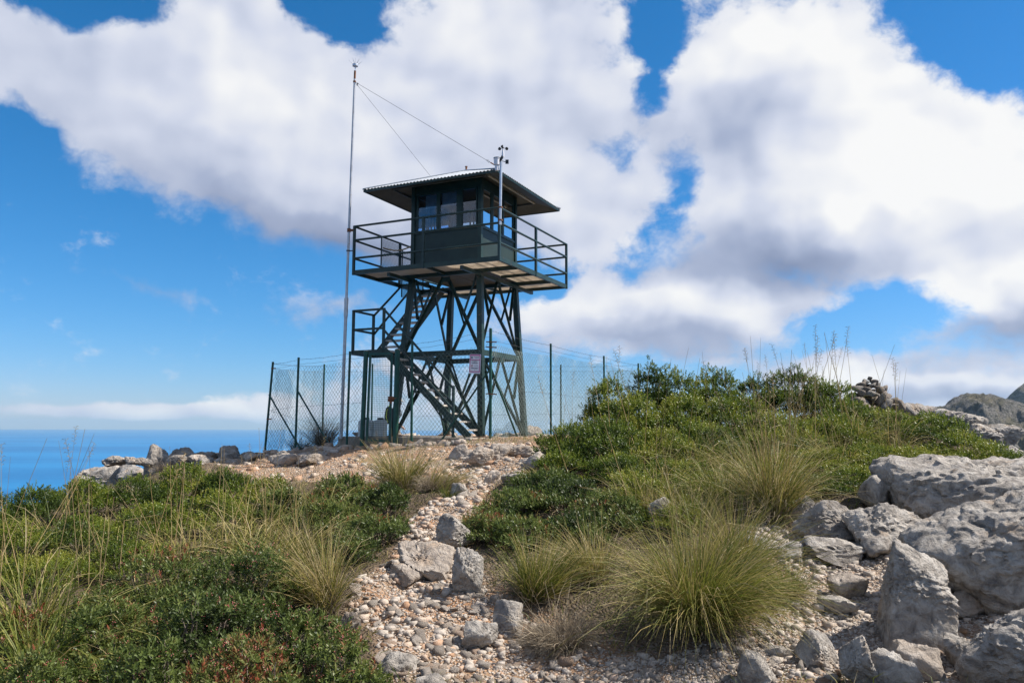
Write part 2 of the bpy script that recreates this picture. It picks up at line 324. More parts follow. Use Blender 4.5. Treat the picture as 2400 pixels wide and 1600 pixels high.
class MB:
    def __init__(s): s.v = []; s.f = []
    def add(s, vs, fs):
        b = len(s.v); s.v += [tuple(v) for v in vs]; s.f += [tuple(i+b for i in f) for f in fs]
        return s
    def box(s, lo, hi, M_=None):
        x0,y0,z0 = lo; x1,y1,z1 = hi
        vs = [(x0,y0,z0),(x1,y0,z0),(x1,y1,z0),(x0,y1,z0),(x0,y0,z1),(x1,y0,z1),(x1,y1,z1),(x0,y1,z1)]
        if M_ is not None: vs = [M_(*v) for v in vs]
        return s.add(vs, [(0,3,2,1),(4,5,6,7),(0,1,5,4),(1,2,6,5),(2,3,7,6),(3,0,4,7)])
    def frame(s, p, q, up=(0,0,1)):
        d = (Vector(q)-Vector(p)).normalized(); u = Vector(up)
        if abs(d.dot(u)) > 0.97: u = Vector((1,0,0))
        r = d.cross(u).normalized(); u = r.cross(d).normalized(); return d, r, u
    def bar(s, p, q, w, h, up=(0,0,1)):
        d, r, u = s.frame(p, q, up); p = Vector(p); q = Vector(q); vs = []
        for c in (p, q):
            for a, b in ((-1,-1),(1,-1),(1,1),(-1,1)): vs.append(c + r*a*w/2 + u*b*h/2)
        return s.add(vs, [(0,1,2,3),(7,6,5,4),(0,4,5,1),(1,5,6,2),(2,6,7,3),(3,7,4,0)])
    def angle(s, p, q, w, t, up=(0,0,1)):
        """rolled angle section"""
        d, r, u = s.frame(p, q, up); p = Vector(p); q = Vector(q); pr = [(0,0),(w,0),(w,t),(t,t),(t,w),(0,w)]; vs = []
        for c in (p, q):
            for a, b in pr: vs.append(c + r*(a-w/2) + u*(b-w/2))
        return s.add(vs, [tuple(range(6)), tuple(range(11,5,-1))] + [(i, 6+i, 6+(i+1)%6, (i+1)%6) for i in range(6)])
    def tube(s, p, q, r, n=8, r2=None, cap=True):
        return s.poly([p, q], [r, r if r2 is None else r2], n, cap)
    def poly(s, pts, rad, n=6, cap=True):
        pts = [Vector(p) for p in pts]
        if not hasattr(rad, '__len__'): rad = [rad]*len(pts)
        b = len(s.v); fs = []; vs = []
        for i, c in enumerate(pts):
            a = pts[max(0,i-1)]; e = pts[min(len(pts)-1,i+1)]
            d, r, u = s.frame(a, e, (0.13,0.21,0.97))
            for k in range(n):
                t = 2*math.pi*k/n; vs.append(c + (r*math.cos(t)+u*math.sin(t))*rad[i])
        for i in range(len(pts)-1):
            for k in range(n):
                k2 = (k+1)%n; fs.append((i*n+k, i*n+k2, (i+1)*n+k2, (i+1)*n+k))
        if cap: fs += [tuple(range(n-1,-1,-1)), tuple((len(pts)-1)*n+k for k in range(n))]
        return s.add(vs, fs)
    def lathe(s, c, prof, n=14, axis=None):
        """prof (radius, height) up the z axis at c"""
        vs = []; fs = []
        for r, h in prof:
            for k in range(n): t = 2*math.pi*k/n; vs.append((c[0]+r*math.cos(t), c[1]+r*math.sin(t), c[2]+h))
        for i in range(len(prof)-1):
            for k in range(n): k2 = (k+1)%n; fs.append((i*n+k, i*n+k2, (i+1)*n+k2, (i+1)*n+k))
        fs += [tuple(range(n-1,-1,-1)), tuple((len(prof)-1)*n+k for k in range(n))]
        return s.add(vs, fs)
    def build(s, name, mat, parent=None, smooth=False, bevel=0, kind=None, label=None):
        o0 = org(parent) if parent is not None else Vector((0,0,0))
        me = bpy.data.meshes.new(name); me.from_pydata([(v[0]-o0.x, v[1]-o0.y, v[2]-o0.z) for v in s.v], [], s.f)
        if smooth: me.polygons.foreach_set('use_smooth', [True]*len(me.polygons)); 
        me.update(); me.materials.append(M[mat] if isinstance(mat, str) else mat)
        o = bpy.data.objects.new(name, me); link(o, parent)
        if smooth: me.set_sharp_from_angle(angle=R_(40))
        if bevel:
            b = o.modifiers.new('bevel', 'BEVEL'); b.width = bevel; b.segments = 2; b.limit_method = 'ANGLE'
        tag(o, label=label, kind=kind); return o

# numpy value noise --------------------------------------------------
def _hash(i, j, k, seed):
    h = (i.astype(np.int64)*374761393 + j.astype(np.int64)*668265263 + k.astype(np.int64)*2147483647 + seed*974634777) & 0xffffffff
    h = ((h ^ (h >> 13))*1274126177) & 0xffffffff
    h = ((h ^ (h >> 16))*2246822519) & 0xffffffff
    return ((h ^ (h >> 15)) & 0xffff)/65535.0
def vnoise(p, seed=0):
    i = np.floor(p).astype(np.int64); f = p-i; f = f*f*f*(f*(f*6-15)+10)
    r = 0
    for a in (0,1):
        for b in (0,1):
            for c in (0,1):
                w = (f[:,0] if a else 1-f[:,0])*(f[:,1] if b else 1-f[:,1])*(f[:,2] if c else 1-f[:,2])
                r = r + w*_hash(i[:,0]+a, i[:,1]+b, i[:,2]+c, seed)
    return r*2-1
def fbm(p, oct=4, seed=0, gain=0.5, lac=2.03):
    r = 0; a = 1.0
    for o in range(oct): r = r + a*vnoise(p, seed+o*17); p = p*lac+3.7; a *= gain
    return r
def unit(v): return v/np.maximum(np.linalg.norm(v, axis=-1, keepdims=True), 1e-9)
def inpoly(x, y, poly):
    c = np.zeros(len(x), dtype=bool); n = len(poly)
    for i in range(n):
        x1, y1 = poly[i]; x2, y2 = poly[i-1]
        if y1 == y2: continue
        c ^= ((y1 > y) != (y2 > y)) & (x < (x2-x1)*(y-y1)/(y2-y1)+x1)
    return c

# ------------------------------------------------------------------ terrain
CP = np.array([
 (0,0,-1.68),(0,3,-1.67),(-3,3,-1.75),(3,3,-1.62),(-6,4,-1.95),(6,4,-1.5),(0,-4,-1.8),(-6,-3,-2.1),(6,-3,-1.8),
 (-3.2,5.3,-1.72),(-1.5,5.3,-1.7),(0,5.3,-1.68),(1.2,5.3,-1.66),(2.5,5.2,-1.6),(3.6,5,-1.55),
 (-4,7,-1.52),(-2,7,-1.50),(-.7,7,-1.44),(.5,7,-1.37),(1.8,7,-1.24),(3,7,-1.17),(4.5,7,-1.1),
 (-5,9,-1.32),(-2.5,9,-1.28),(-.8,9,-1.14),(.4,9,-1.0),(2,9,-.85),(3.5,9,-.74),(5,9,-.78),
 (-7,11,-1.36),(-4,11,-1.28),(-2,11,-1.0),(-.6,11,-.86),(1,11,-.66),(3,11,-.55),(5,11,-.5),(7,11,-.85),
 (-7,13,-1.22),(-4,13,-1.02),(-2,13,-.80),(-.4,13,-.57),(.7,13,-.5),(2,13,-.25),(4,13,-.15),(6,13,.0),(8,13,-.45),
 (-.3,14.5,-.36),(1.0,14.5,-.2),(2.5,14.5,-.05),(4.5,14.5,.02),(6.4,14.5,.32),(8,14.5,-.05),(10,14.5,-.9),
 (-6.5,15,-.98),(-4,15.3,-.76),(-2,15,-.50),(-3.3,16.5,-.47),(-2.3,16.1,-.40),(-.4,15.5,-.27),(.6,16,-.25),
 (-1.09,17.5,-.34),(.6,17.8,-.25),(-2.5,18,-.36),(-1.09,20,-.26),(-3.2,19.5,-.36),(1.2,19.5,-.27),
 (-5.5,18,-.64),(-4.6,17.6,-.52),(-7.2,17,-.98),(2.5,17,-.15),(4,18,-.15),(3.5,22,-.4),(0,23,-.45),(-3.5,22.5,-.5),(6,18,-.35),(-3.5,25,-.93),(0,26,-1.1),
 (-9.5,14,-1.9),(-10,18,-3.5),(-8,22,-3),(-3,28,-2.6),(3,28,-2.6),(8,22,-2),(11,17,-2.6),(11,11,-2.2),(-11.5,10,-2.4),(-9,7,-1.9),(8,6,-1.25),(10,8,-1.7),(12,3,-2.2),(-12,2,-2.8)], float)
def _tps(r): return np.where(r > 1e-9, r*r*np.log(r+1e-12), 0)
_n = len(CP); _A = np.zeros((_n+3, _n+3))
_A[:_n,:_n] = _tps(np.hypot(CP[:,None,0]-CP[None,:,0], CP[:,None,1]-CP[None,:,1])) + np.eye(_n)*0.02
_A[:_n,_n] = 1; _A[:_n,_n+1:] = CP[:,:2]; _A[_n,:_n] = 1; _A[_n+1:,:_n] = CP[:,:2].T
_W = np.linalg.solve(_A, np.concatenate([CP[:,2], [0,0,0]]))
def Gb(x, y):
    x = np.atleast_1d(np.asarray(x, float)); y = np.atleast_1d(np.asarray(y, float))
    rr = np.hypot(x/12.5, (y-11)/17.5); k = np.minimum(1, 1/np.maximum(rr, 1e-6)); xc = x*k; yc = 11+(y-11)*k
    z = _W[_n] + _W[_n+1]*xc + _W[_n+2]*yc
    for i in range(_n): z = z + _W[i]*_tps(np.hypot(xc-CP[i,0], yc-CP[i,1]))
    out = np.maximum(0, rr-1)
    return z - out*12*0.62
def G(x, y):
    """ground height with its unevenness"""
    x = np.atleast_1d(np.asarray(x, float)); y = np.atleast_1d(np.asarray(y, float))
    p = np.stack([x, y, 0*x], 1)
    far = np.clip((np.hypot(x, y-11)-16)/40, 0, 30)
    return Gb(x, y) + 0.05*fbm(p*1.4, 3, 5) + 0.022*fbm(p*6.5, 3, 9) + far*1.6*fbm(p*0.05, 5, 3)
def g1(x, y): return float(G(x, y)[0])
def hit(px, py):
    r = ray(px, py); ds = np.concatenate([np.arange(3.2, 30, 0.06)])
    pts = r[None,:]*(ds/r[1])[:,None]
    b = np.nonzero(pts[:,2] <= Gb(pts[:,0], pts[:,1]))[0]
    d = ds[b[0]] if len(b) else 20.0
    return r*d/r[1]

POLY_PATH = [(870,1575),(1560,1575),(1400,1490),(1190,1410),(1110,1350),(1050,1280),(1045,1225),(1085,1180),(1130,1120),(1215,1080),(1240,1030),(1180,1022),(1040,1040),(1030,1090),(1040,1130),(960,1175),(925,1230),(890,1310),(820,1340),(800,1400),(850,1440),(870,1490)]
POLY_GREY = [(1400,1575),(2352,1575),(2360,1380),(2200,1330),(2010,1260),(1830,1220),(1750,1200),(1700,1230),(1780,1290),(1850,1370),(1760,1430),(1700,1480),(1560,1510),(1400,1500)]
POLY_RUB = [(540,1085),(300,1088),(300,1066),(430,1058),(540,1055),(620,1045),(770,1035),(960,1035),(1120,1022),(1235,1022),(1235,1060),(1040,1100),(850,1110),(640,1105)]
def wpoly(pl): return [tuple(hit(*p)[:2]) for p in pl]
WP, WG, WR = wpoly(POLY_PATH), wpoly(POLY_GREY), wpoly(POLY_RUB)
WP += []
def axis(lo, hi, step, far, grow):
    a = list(np.arange(lo, hi+1e-6, step)); s = step; x = hi
    while x < far: s *= grow; x += s; a.append(x)
    s = step; x = lo; b = []
    while x > -far: s *= grow; x -= s; b.append(x)
    return np.array(b[::-1]+a)
xs = axis(-6.5, 8.0, 0.06, 900, 1.16); ys = axis(4.4, 19.0, 0.06, 900, 1.16)
GX, GY = np.meshgrid(xs, ys); fx, fy = GX.ravel(), GY.ravel()
gz = G(fx, fy); gz = np.maximum(gz, -352)
def softmask(poly):
    a = np.zeros(len(fx))
    for k in range(10):
        jx, jy = RNG.normal(0, 0.16, 2)
        a += inpoly(fx+jx, fy+jy, poly)
    return a/10
near = np.hypot(fx, fy-11) < 22
mk = np.clip(softmask(WP)+softmask(WR)+softmask(WG), 0, 1)
padm = np.clip(1.6-np.hypot((fx+1.2)/4.2, (fy-19)/4.5), 0, 1); mk = np.clip(mk+padm, 0, 1)
back = np.clip((np.hypot(fx, fy-11)-9)/6, 0, 1)*0.7; mk = np.maximum(mk, np.where(near, 0, back))
gk = np.clip(softmask(WG), 0, 1)
ny, nx = len(ys), len(xs); idx = np.arange(nx*ny).reshape(ny, nx)
GF = np.stack([idx[:-1,:-1].ravel(), idx[:-1,1:].ravel(), idx[1:,1:].ravel(), idx[1:,:-1].ravel()], 1)
ground = link(bpy.data.objects.new('ground', np_mesh('ground', np.stack([fx, fy, gz], 1), GF, M['ground'], True, attrs={'path': mk, 'grey': gk})))
tag(ground, 'stony hilltop of pale rubble and reddish soil with a worn footpath', 'ground', kind='structure')

# ------------------------------------------------------------------ sea, mountains
def sea_mat():
    m, g = material('sea_water'); v = wcoord(g)
    n = g.noise(g.vm('MULTIPLY', v, (0.35, 1, 1)), 0.00055, 6, 0.62); n2 = g.noise(g.vm('MULTIPLY', v, (1, .5, 1)), 0.03, 4, 0.6)
    col = g.mix(g.smooth(n, 0.40, 0.60), (0.007,0.110,0.275), (0.012,0.155,0.35))  # broad patches paint cloud shadows and wind streaks into the water colour
    col = g.mix(g.smooth(n2, 0.3, 0.7, 0, 0.25), col, (0.014,0.165,0.37))
    finish(g, col, 0.55, g.bump(n2, 0.6, 4.0), 0.12); return m
SEA = -352.0
b = MB(); n = 96; rings = [0, 900, 3000, 9000, 25000, 60000, 85000]
vs = [(0,0,SEA)]; fs = []
for r in rings[1:]: vs += [(r*math.cos(2*math.pi*k/n), r*math.sin(2*math.pi*k/n), SEA) for k in range(n)]
for k in range(n): fs.append((0, 1+k, 1+(k+1)%n))
for i in range(len(rings)-2):
    for k in range(n): fs.append((1+i*n+k, 1+(i+1)*n+k, 1+(i+1)*n+(k+1)%n, 1+i*n+(k+1)%n))
b.add(vs, fs); sea = b.build('sea', sea_mat()); tag(sea, 'calm blue sea reaching to the horizon', 'sea', kind='structure')

def hill_mat():
    m, g = material('scrubby_mountain'); v = wcoord(g)
    n = g.noise(v, 0.016, 9, 0.7, 0.5); n2 = g.noise(v, 0.09, 8, 0.75)
    col = g.ramp(n2, [(0.40, (0.10,0.10,0.098)), (0.5, (0.27,0.255,0.235)), (0.60, (0.44,0.41,0.37))])
    col = g.mix(g.smooth(n, 0.48, 0.62, 0, 0.6), col, (0.25,0.215,0.12))
    col = g.mix(g.smooth(g.noise(v, 0.045, 8, 0.75), 0.50, 0.60, 0, 0.85), col, (0.075,0.08,0.055))
    finish(g, col, 0.95, g.bump(n2, 1.0, 60), 0.1); return m
HM = hill_mat()
def mountain(name, label, d, prof, depth, seed, rough, mat):
    """prof: (px, py of the crest) seen from the path; a real massif with flanks to both sides of its crest"""
    cr = np.array([P(px, py, d) for px, py in prof]); us = np.linspace(cr[0,0], cr[-1,0], 300); zc = np.interp(us, cr[:,0], cr[:,2])
    ws = np.concatenate([np.linspace(-depth, 0, 90), np.linspace(0, depth, 50)[1:]])
    U, Wd = np.meshgrid(us, ws); u, w = U.ravel(), Wd.ravel(); Z = np.tile(zc, len(ws))
    t = np.abs(w)/depth
    p = np.stack([u/190, w/230, 0*u], 1)
    z = SEA-6 + (Z-SEA)*(1-t)**1.25 * 1.0
    z = z + rough*(fbm(p, 6, seed, 0.55))*np.minimum(1, t*3.5+0.02) + rough*0.22*np.abs(fbm(p*3.1, 5, seed+4, 0.55))*np.minimum(1, t*8+0.08)
    z = z + rough*0.10*fbm(p*11, 4, seed+7, 0.6)*np.minimum(1, t*9+0.3)
    idm = np.arange(len(u)).reshape(U.shape)
    Fm = np.stack([idm[:-1,:-1].ravel(), idm[:-1,1:].ravel(), idm[1:,1:].ravel(), idm[1:,:-1].ravel()], 1)
    o = link(bpy.data.objects.new(name, np_mesh(name, np.stack([u, d+w, z], 1), Fm, mat, True)))
    tag(o, label, 'mountain', kind='structure')
mountain('mountain', 'pale rocky mountain with scrub patches behind the right hand rocks', 2300, [(2090,1210),(2120,1040),(2146,958),(2170,930),(2205,903),(2235,899),(2290,905),(2352,925),(2450,945),(2600,960),(2900,1030),(3200,1200)], 900, 3, 85, HM)
mountain('mountain', 'dark blue mountain shoulder behind the pale one at right edge', 4200, [(2240,1100),(2290,960),(2318,918),(2335,890),(2360,872),(2430,850),(2600,830),(2900,860),(3300,1050)], 1400, 8, 40, HM)

# ------------------------------------------------------------------ air
hz = MB().box((-86000,-86000,SEA-1.5), (86000,86000,560)).build('haze', 'green'); hz.data.materials.clear()
hm = bpy.data.materials.new('haze_air'); hm.use_nodes = True; hg = NT(hm.node_tree)
pv = hg.n('ShaderNodeVolumePrincipled'); pv.inputs['Color'].default_value = (0.55,0.80,1.0,1); pv.inputs['Density'].default_value = 1.5e-5; pv.inputs['Anisotropy'].default_value = 0.2
ho = hg.n('ShaderNodeOutputMaterial'); hg.put(ho.inputs['Volume'], pv.outputs[0]); hz.data.materials.append(hm)
tag(hz, 'thin bluish sea haze filling the air', 'haze', kind='stuff')

# ------------------------------------------------------------------ watchtower
TC, YAW = np.array([-1.09, 18.045]), 0.452
eR = np.array([math.sin(YAW), math.cos(YAW)]); eL = np.array([-math.cos(YAW), math.sin(YAW)])
def TW(a, b, z):
    q = TC + a*eR + b*eL; return (q[0], q[1], z)
ZB, ZD = -0.21, 3.40
tower = thing('watchtower', TW(0,0,ZB), 'dark green steel fire watchtower with glazed cabin on a railed platform', 'tower')
LB = {(-1,-1): 0.99, (1,-1): 1.04, (1,1): 1.10, (-1,1): 1.12}     # how far each leg stands out at its foot
def lh(z, c=None):
    b0 = LB[c] if c else 1.06
    return b0 - (z-ZB)*(b0-0.86)/(3.3-ZB)
corners = [(-1,-1),(1,-1),(1,1),(-1,1)]
for sa, sb in corners:
    l = MB(); h0, h1 = lh(ZB-0.05,(sa,sb)), lh(3.30)
    l.bar(TW(sa*h0,sb*h0,ZB-0.05), TW(sa*h1,sb*h1,3.30), 0.125, 0.125, (*eR,0)); lo = l.build('leg', 'green', tower, bevel=0.008)
    MB().box((sa*h0-0.14,sb*h0-0.14,ZB), (sa*h0+0.14,sb*h0+0.14,ZB+0.018), TW).build('base_plate', 'rust', lo)
ZM = 1.58
for i in range(4):
    (a0,b0),(a1,b1) = corners[i], corners[(i+1)%4]
    h = lh(ZM); nrm = ((a0+a1)/2, (b0+b1)/2)
    h0, h1 = lh(ZM,(a0,b0)), lh(ZM,(a1,b1))
    MB().bar(TW(a0*h0,b0*h0,ZM), TW(a1*h1,b1*h1,ZM), 0.07, 0.115).build('beam', 'green', tower)
    for z0, z1 in ((ZB+0.03, ZM-0.05), (ZM+0.06, 3.27)):
        o = 0.015
        t0_, t1_ = lh(z1,(a0,b0)), lh(z1,(a1,b1)); top = np.array([(a0*t0_+a1*t1_)/2, (b0*t0_+b1*t1_)/2])
        for ca, cb, oc in ((a0,b0,1),(a1,b1,-1)):
            hb, ht = lh(z0,(ca,cb)), lh(z1,(ca,cb)); foot = np.array([ca*hb, cb*hb]); foot = foot + (top-foot)*0.05
            t1 = top + (np.array([ca,cb])*ht-top)*0.05
            n_ = np.array(nrm)*o*oc
            p, q = TW(*(foot+n_), z0+0.03), TW(*(t1+n_), z1)
            MB().angle(p, q, 0.062, 0.012, (*(eR*nrm[0]+eL*nrm[1]),0)).build('brace', 'green', tower)
            # short strut from the head of the leg to the middle of the brace
            lt = np.array([ca*ht, cb*ht]); lt = lt + (top-lt)*0.10; mid = (foot*0.52+t1*0.48); zm = z0*0.52+z1*0.48
            MB().angle(TW(*(lt-n_), z1), TW(*(mid-n_), zm), 0.050, 0.010, (*(eR*nrm[0]+eL*nrm[1]),0)).build('strut', 'green', tower)
for i in range(4):
    (a0,b0),(a1,b1) = corners[i], corners[(i+1)%4]; n_ = ((a0+a1)/2,(b0+b1)/2); t_ = ((a1-a0)/2,(b1-b0)/2)
    for z0, z1, u0, u1 in ((3.16,3.27,-.11,.11),(1.42,1.52,-.11,.11)):
        h = lh((z0+z1)/2)
        def gf(u, w, z): return TW(n_[0]*(h+w)+t_[0]*u, n_[1]*(h+w)+t_[1]*u, z)
        MB().box((u0,-0.006,z0),(u1,0.006,z1),gf).build('gusset_plate', 'green', tower)
# platform: channel frame, joists, panels (the walkway has an opening over the stair)
HP = 1.80
for i in range(4):
    (a0,b0),(a1,b1) = corners[i], corners[(i+1)%4]; e = HP-0.02
    ext = 0.02
    MB().bar(TW(a0*e,b0*e,ZD-0.045), TW(a1*e,b1*e,ZD-0.045), 0.045, 0.095).build('edge_beam', 'green', tower)
for t in (-0.9, -0.02, 0.9):
    if abs(t) > 0.5:
        MB().bar(TW(t,-HP+0.05,ZD-0.065), TW(t,HP-0.05,ZD-0.065), 0.06, 0.085).build('joist', 'green', tower)
        MB().bar(TW(-HP+0.05,t,ZD-0.145), TW(HP-0.05,t,ZD-0.145), 0.065, 0.075).build('joist', 'green', tower)
    else:
        for s_ in (-1, 1):
            MB().bar(TW(t,s_*0.95,ZD-0.055), TW(t,s_*(HP-0.05),ZD-0.055), 0.04, 0.06).build('joist', 'green', tower)
            if not (s_ > 0): pass
            MB().bar(TW(s_*0.95,t,ZD-0.055), TW(s_*(HP-0.05),t,ZD-0.055), 0.04, 0.06).build('joist', 'green', tower)
cuts = [-1.775, -0.9, -0.02, 0.9, 1.775]
for i in range(4):
    for j in range(4):
        if j == 3 and i in (1, 2): continue
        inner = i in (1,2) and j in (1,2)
        MB().box((cuts[i]+0.008,cuts[j]+0.008,ZD-0.020), (cuts[i+1]-0.008,cuts[j+1]-0.008,ZD-0.002), TW).build('deck_panel', 'soffit' if inner else 'deck', tower)  # panels below the cabin get a darker colour for the cabin's shade
# railing
for sa, sb in corners + [(0,-1),(-1,0),(0,1),(1,0)]:
    MB().bar(TW(sa*(HP-0.01),sb*(HP-0.01),ZD-0.10), TW(sa*(HP-0.01),sb*(HP-0.01),ZD+1.0), 0.05, 0.05, (*eR,0)).build('railing_post', 'rail', tower)
for i in range(4):
    (a0,b0),(a1,b1) = corners[i], corners[(i+1)%4]; e = HP-0.005
    for z in (0.985, 0.675, 0.27):
        MB().tube(TW(a0*e,b0*e,ZD+z), TW(a1*e,b1*e,ZD+z), 0.024, 10).build('rail', 'rail', tower, smooth=True)
# mesh gate at the head of the stair, standing on the left side of the platform
gp = MB()
for k in range(24):
    z = ZD+0.28+k*0.027
    gp.bar(TW(-0.88,HP-0.09,z), TW(-0.10,HP-0.09,z), 0.008, 0.011)
for k in range(42):
    z = ZD-0.32+k*0.027
    gp.bar(TW(-0.02,HP-0.09,z), TW(0.92,HP-0.09,z), 0.008, 0.011)
for a, z0, z1 in ((-0.88,0.27,0.92),(-0.10,-0.05,0.95),(-0.02,-0.33,0.83),(0.92,-0.33,0.83)):
    gp.bar(TW(a,HP-0.09,ZD+z0), TW(a,HP-0.09,ZD+z1), 0.028, 0.028)
gp.build('stair_gate', 'green', tower)
# cabin
HC = 0.855; ZS, ZT = 4.30, 5.42
cabin = MB().box((-0.80,-0.80,ZT-0.03),(0.80,0.80,ZT),TW).build('cabin', 'soffit', tower)
for sa, sb in corners:
    MB().box((sa*HC-0.045, sb*HC-0.045, ZD), (sa*HC+0.045, sb*HC+0.045, ZT), TW).build('corner_post', 'green', cabin, bevel=0.006)
def face(i):
    """(origin function) for side i: u along the side, w outward"""
    (a0,b0),(a1,b1) = corners[i], corners[(i+1)%4]; n_ = ((a0+a1)/2,(b0+b1)/2); t_ = ((a1-a0)/2,(b1-b0)/2)
    def f(u, w, z): return TW(n_[0]*(HC+w)+t_[0]*u, n_[1]*(HC+w)+t_[1]*u, z)
    return f
for i in range(4):
    f = face(i)
    MB().box((-0.808,-0.03,ZD+0.002), (0.808,0.012,ZS), f).build('wall_panel', 'greenlite', cabin)
    MB().box((-0.808,-0.02,ZS), (0.808,0.035,ZS+0.045), f).build('window_sill', 'green', cabin)
    MB().box((-0.808,-0.04,ZT-0.20), (0.808,0.02,ZT), f).build('lintel', 'green', cabin)
    if i == 3:   sp = [(-0.80,-0.36),(0.36-0.62,0.20-0.02),(0.20,0.62)]
    sp = {3: [(-0.775,-0.225),(-0.195,0.29),(0.38,0.775)], 0: [(-0.775,-0.33),(-0.28,0.20),(0.25,0.775)], 1: [(-0.775,-0.26),(-0.2,0.26),(0.32,0.775)], 2: [(-0.775,-0.26),(-0.2,0.26),(0.32,0.775)]}[i]
    # sides 3 and 0 are turned to the path
    for k, (u0, u1) in enumerate(sp):
        w = MB(); z0, z1 = ZS+0.046, ZT-0.201; t = 0.032
        w.box((u0,-0.03,z0),(u0+t,0.01,z1),f); w.box((u1-t,-0.03,z0),(u1,0.01,z1),f); w.box((u0+t,-0.03,z0),(u1-t,0.01,z0+t),f); w.box((u0+t,-0.03,z1-t),(u1-t,0.01,z1),f)
        wo = w.build('window', 'green', cabin)
        MB().box((u0+t,-0.013,z0+t),(u1-t,-0.007,z1-t),f).build('pane', 'glass', wo)
        if i == 3 and k in (0,1):
            bl = MB()
            for q in range(11): bl.box((u0+0.04 if k else u0+0.19,-0.085,z1-0.05-q*0.027),(u1-0.04,-0.065,z1-0.032-q*0.027),f)
            bl.build('blind', 'blind', wo)
    if i == 0 or i == 3: 
        for (u0,u1) in zip([s[1] for s in sp[:-1]],[s[0] for s in sp[1:]]):
            MB().box((u0+0.002,-0.045,ZS+0.046),(u1-0.002,0.016,ZT-0.201),f).build('mullion', 'green', cabin)
# desk and box inside, seen as dark shapes through the panes
MB().box((-0.75,-0.78,ZD+0.02),(0.75,0.78,ZD+0.05),TW).build('cabin_floor', 'soffit', cabin)
# roof: four corrugated hip faces, fascia, soffit
HR, ZE, ZA = 1.66, 5.215, 5.905
roof = MB()
for i in range(4):   # sloping soffit boards
    (a0,b0),(a1,b1) = corners[i], corners[(i+1)%4]; hi_ = 0.80
    roof.add([TW(a0*HR,b0*HR,ZE-0.02),TW(a1*HR,b1*HR,ZE-0.02),TW(a1*hi_,b1*hi_,ZT+0.04),TW(a0*hi_,b0*hi_,ZT+0.04)], [(3,2,1,0)])
roof = roof.build('roof', 'soffit', tower)
for i in range(4):
    (a0,b0),(a1,b1) = corners[i], corners[(i+1)%4]; n_ = np.array([(a0+a1)/2,(b0+b1)/2]); t_ = np.array([(a1-a0)/2,(b1-b0)/2])
    us = np.arange(-HR-0.02, HR+0.021, 0.0213); vs = []; fs = []
    for k, u in enumerate(us):
        run = max(0.0, HR+0.03-abs(u)); c = 0.013*math.sin(2*math.pi*u/0.085)
        for sft in (0.0, 1.0):
            q = n_*(HR+0.03-run*sft)+t_*u
            vs.append(TW(q[0], q[1], ZE+0.014+(ZA-ZE)*(run*sft)/HR+c))
        if k: fs.append((2*k-2, 2*k, 2*k+1, 2*k-1))
    MB().add(vs, fs).build('roof_sheet', 'roofsheet', roof, smooth=True)
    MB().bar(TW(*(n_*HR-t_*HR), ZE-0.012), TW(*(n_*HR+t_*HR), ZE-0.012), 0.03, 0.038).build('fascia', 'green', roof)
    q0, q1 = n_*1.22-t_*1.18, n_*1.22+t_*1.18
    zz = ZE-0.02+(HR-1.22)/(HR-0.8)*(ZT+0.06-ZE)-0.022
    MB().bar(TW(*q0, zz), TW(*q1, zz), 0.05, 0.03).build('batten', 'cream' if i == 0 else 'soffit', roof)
for sa, sb in corners:
    MB().bar(TW(sa*(HR+0.02),sb*(HR+0.02),ZE+0.035), TW(0,0,ZA+0.035), 0.10, 0.012).build('hip_cap', 'roofsheet', roof)
MB().lathe(TW(0.02,0.0,ZA-0.03), [(0.022,0),(0.022,0.15),(0.03,0.15),(0.03,0.17)], 10).build('vent_pipe', 'rust', roof, smooth=True)

# stairs: lower flight along the front, landing, upper flight along the left side
def flight(pA, pB, across, width, n, z_first, dz, mat):
    """pA foot, pB head (a,b,z) of the near stringer; across = unit (a,b) to the other stringer"""
    pA, pB = np.array(pA), np.array(pB); ac = np.array([across[0], across[1], 0.0])
    st = MB()
    for s_ in (0, 1):
        o = ac*(width*s_); st.bar(TW(*(pA+o)), TW(*(pB+o)), 0.03, 0.15)
    st = st.build('stair_flight', 'green', tower)
    d = (pB-pA); run = d[:2]/np.hypot(*d[:2])
    for k in range(n):
        z = z_first+dz*k; t = (z-pA[2])/(pB[2]-pA[2]); c = pA+d*t; m_ = MB()
        c2 = c+ac*width; r3 = np.array([run[0], run[1], 0])
        q = [c+ac*0.02-r3*0.10, c2-ac*0.02-r3*0.10, c2-ac*0.02+r3*0.10, c+ac*0.02+r3*0.10]
        vs = [TW(p[0],p[1],z-0.034) for p in q]+[TW(p[0],p[1],z) for p in q]
        m_.add(vs, [(0,3,2,1),(4,5,6,7),(0,1,5,4),(1,2,6,5),(2,3,7,6),(3,0,4,7)]); m_.build('tread', mat, st)
    return st
ZL = 1.66
lf = flight((-1.58,-1.03,ZB+0.0), (-1.58,1.09,ZL-0.02), (1,0), 0.58, 11, ZB+0.165, 0.1685, 'tread')
uf = flight((-0.95,1.72,ZL-0.03), (1.02,1.72,ZD-0.03), (0,-1), 0.56, 10, ZL+0.158, 0.158, 'tread')
ld = MB()
ld.box((-1.60,1.08,ZL-0.10),(-0.80,1.14,ZL),TW); ld.box((-1.60,1.88,ZL-0.10),(-0.80,1.94,ZL),TW); ld.box((-1.60,1.14,ZL-0.10),(-1.55,1.88,ZL),TW); ld.box((-0.85,1.14,ZL-0.10),(-0.80,1.88,ZL),TW)
ld = ld.build('landing', 'green', tower)
MB().box((-1.548,1.142,ZL-0.03),(-0.852,1.878,ZL-0.006),TW).build('landing_plate', 'green', ld)
ZR_ = ZL+0.90
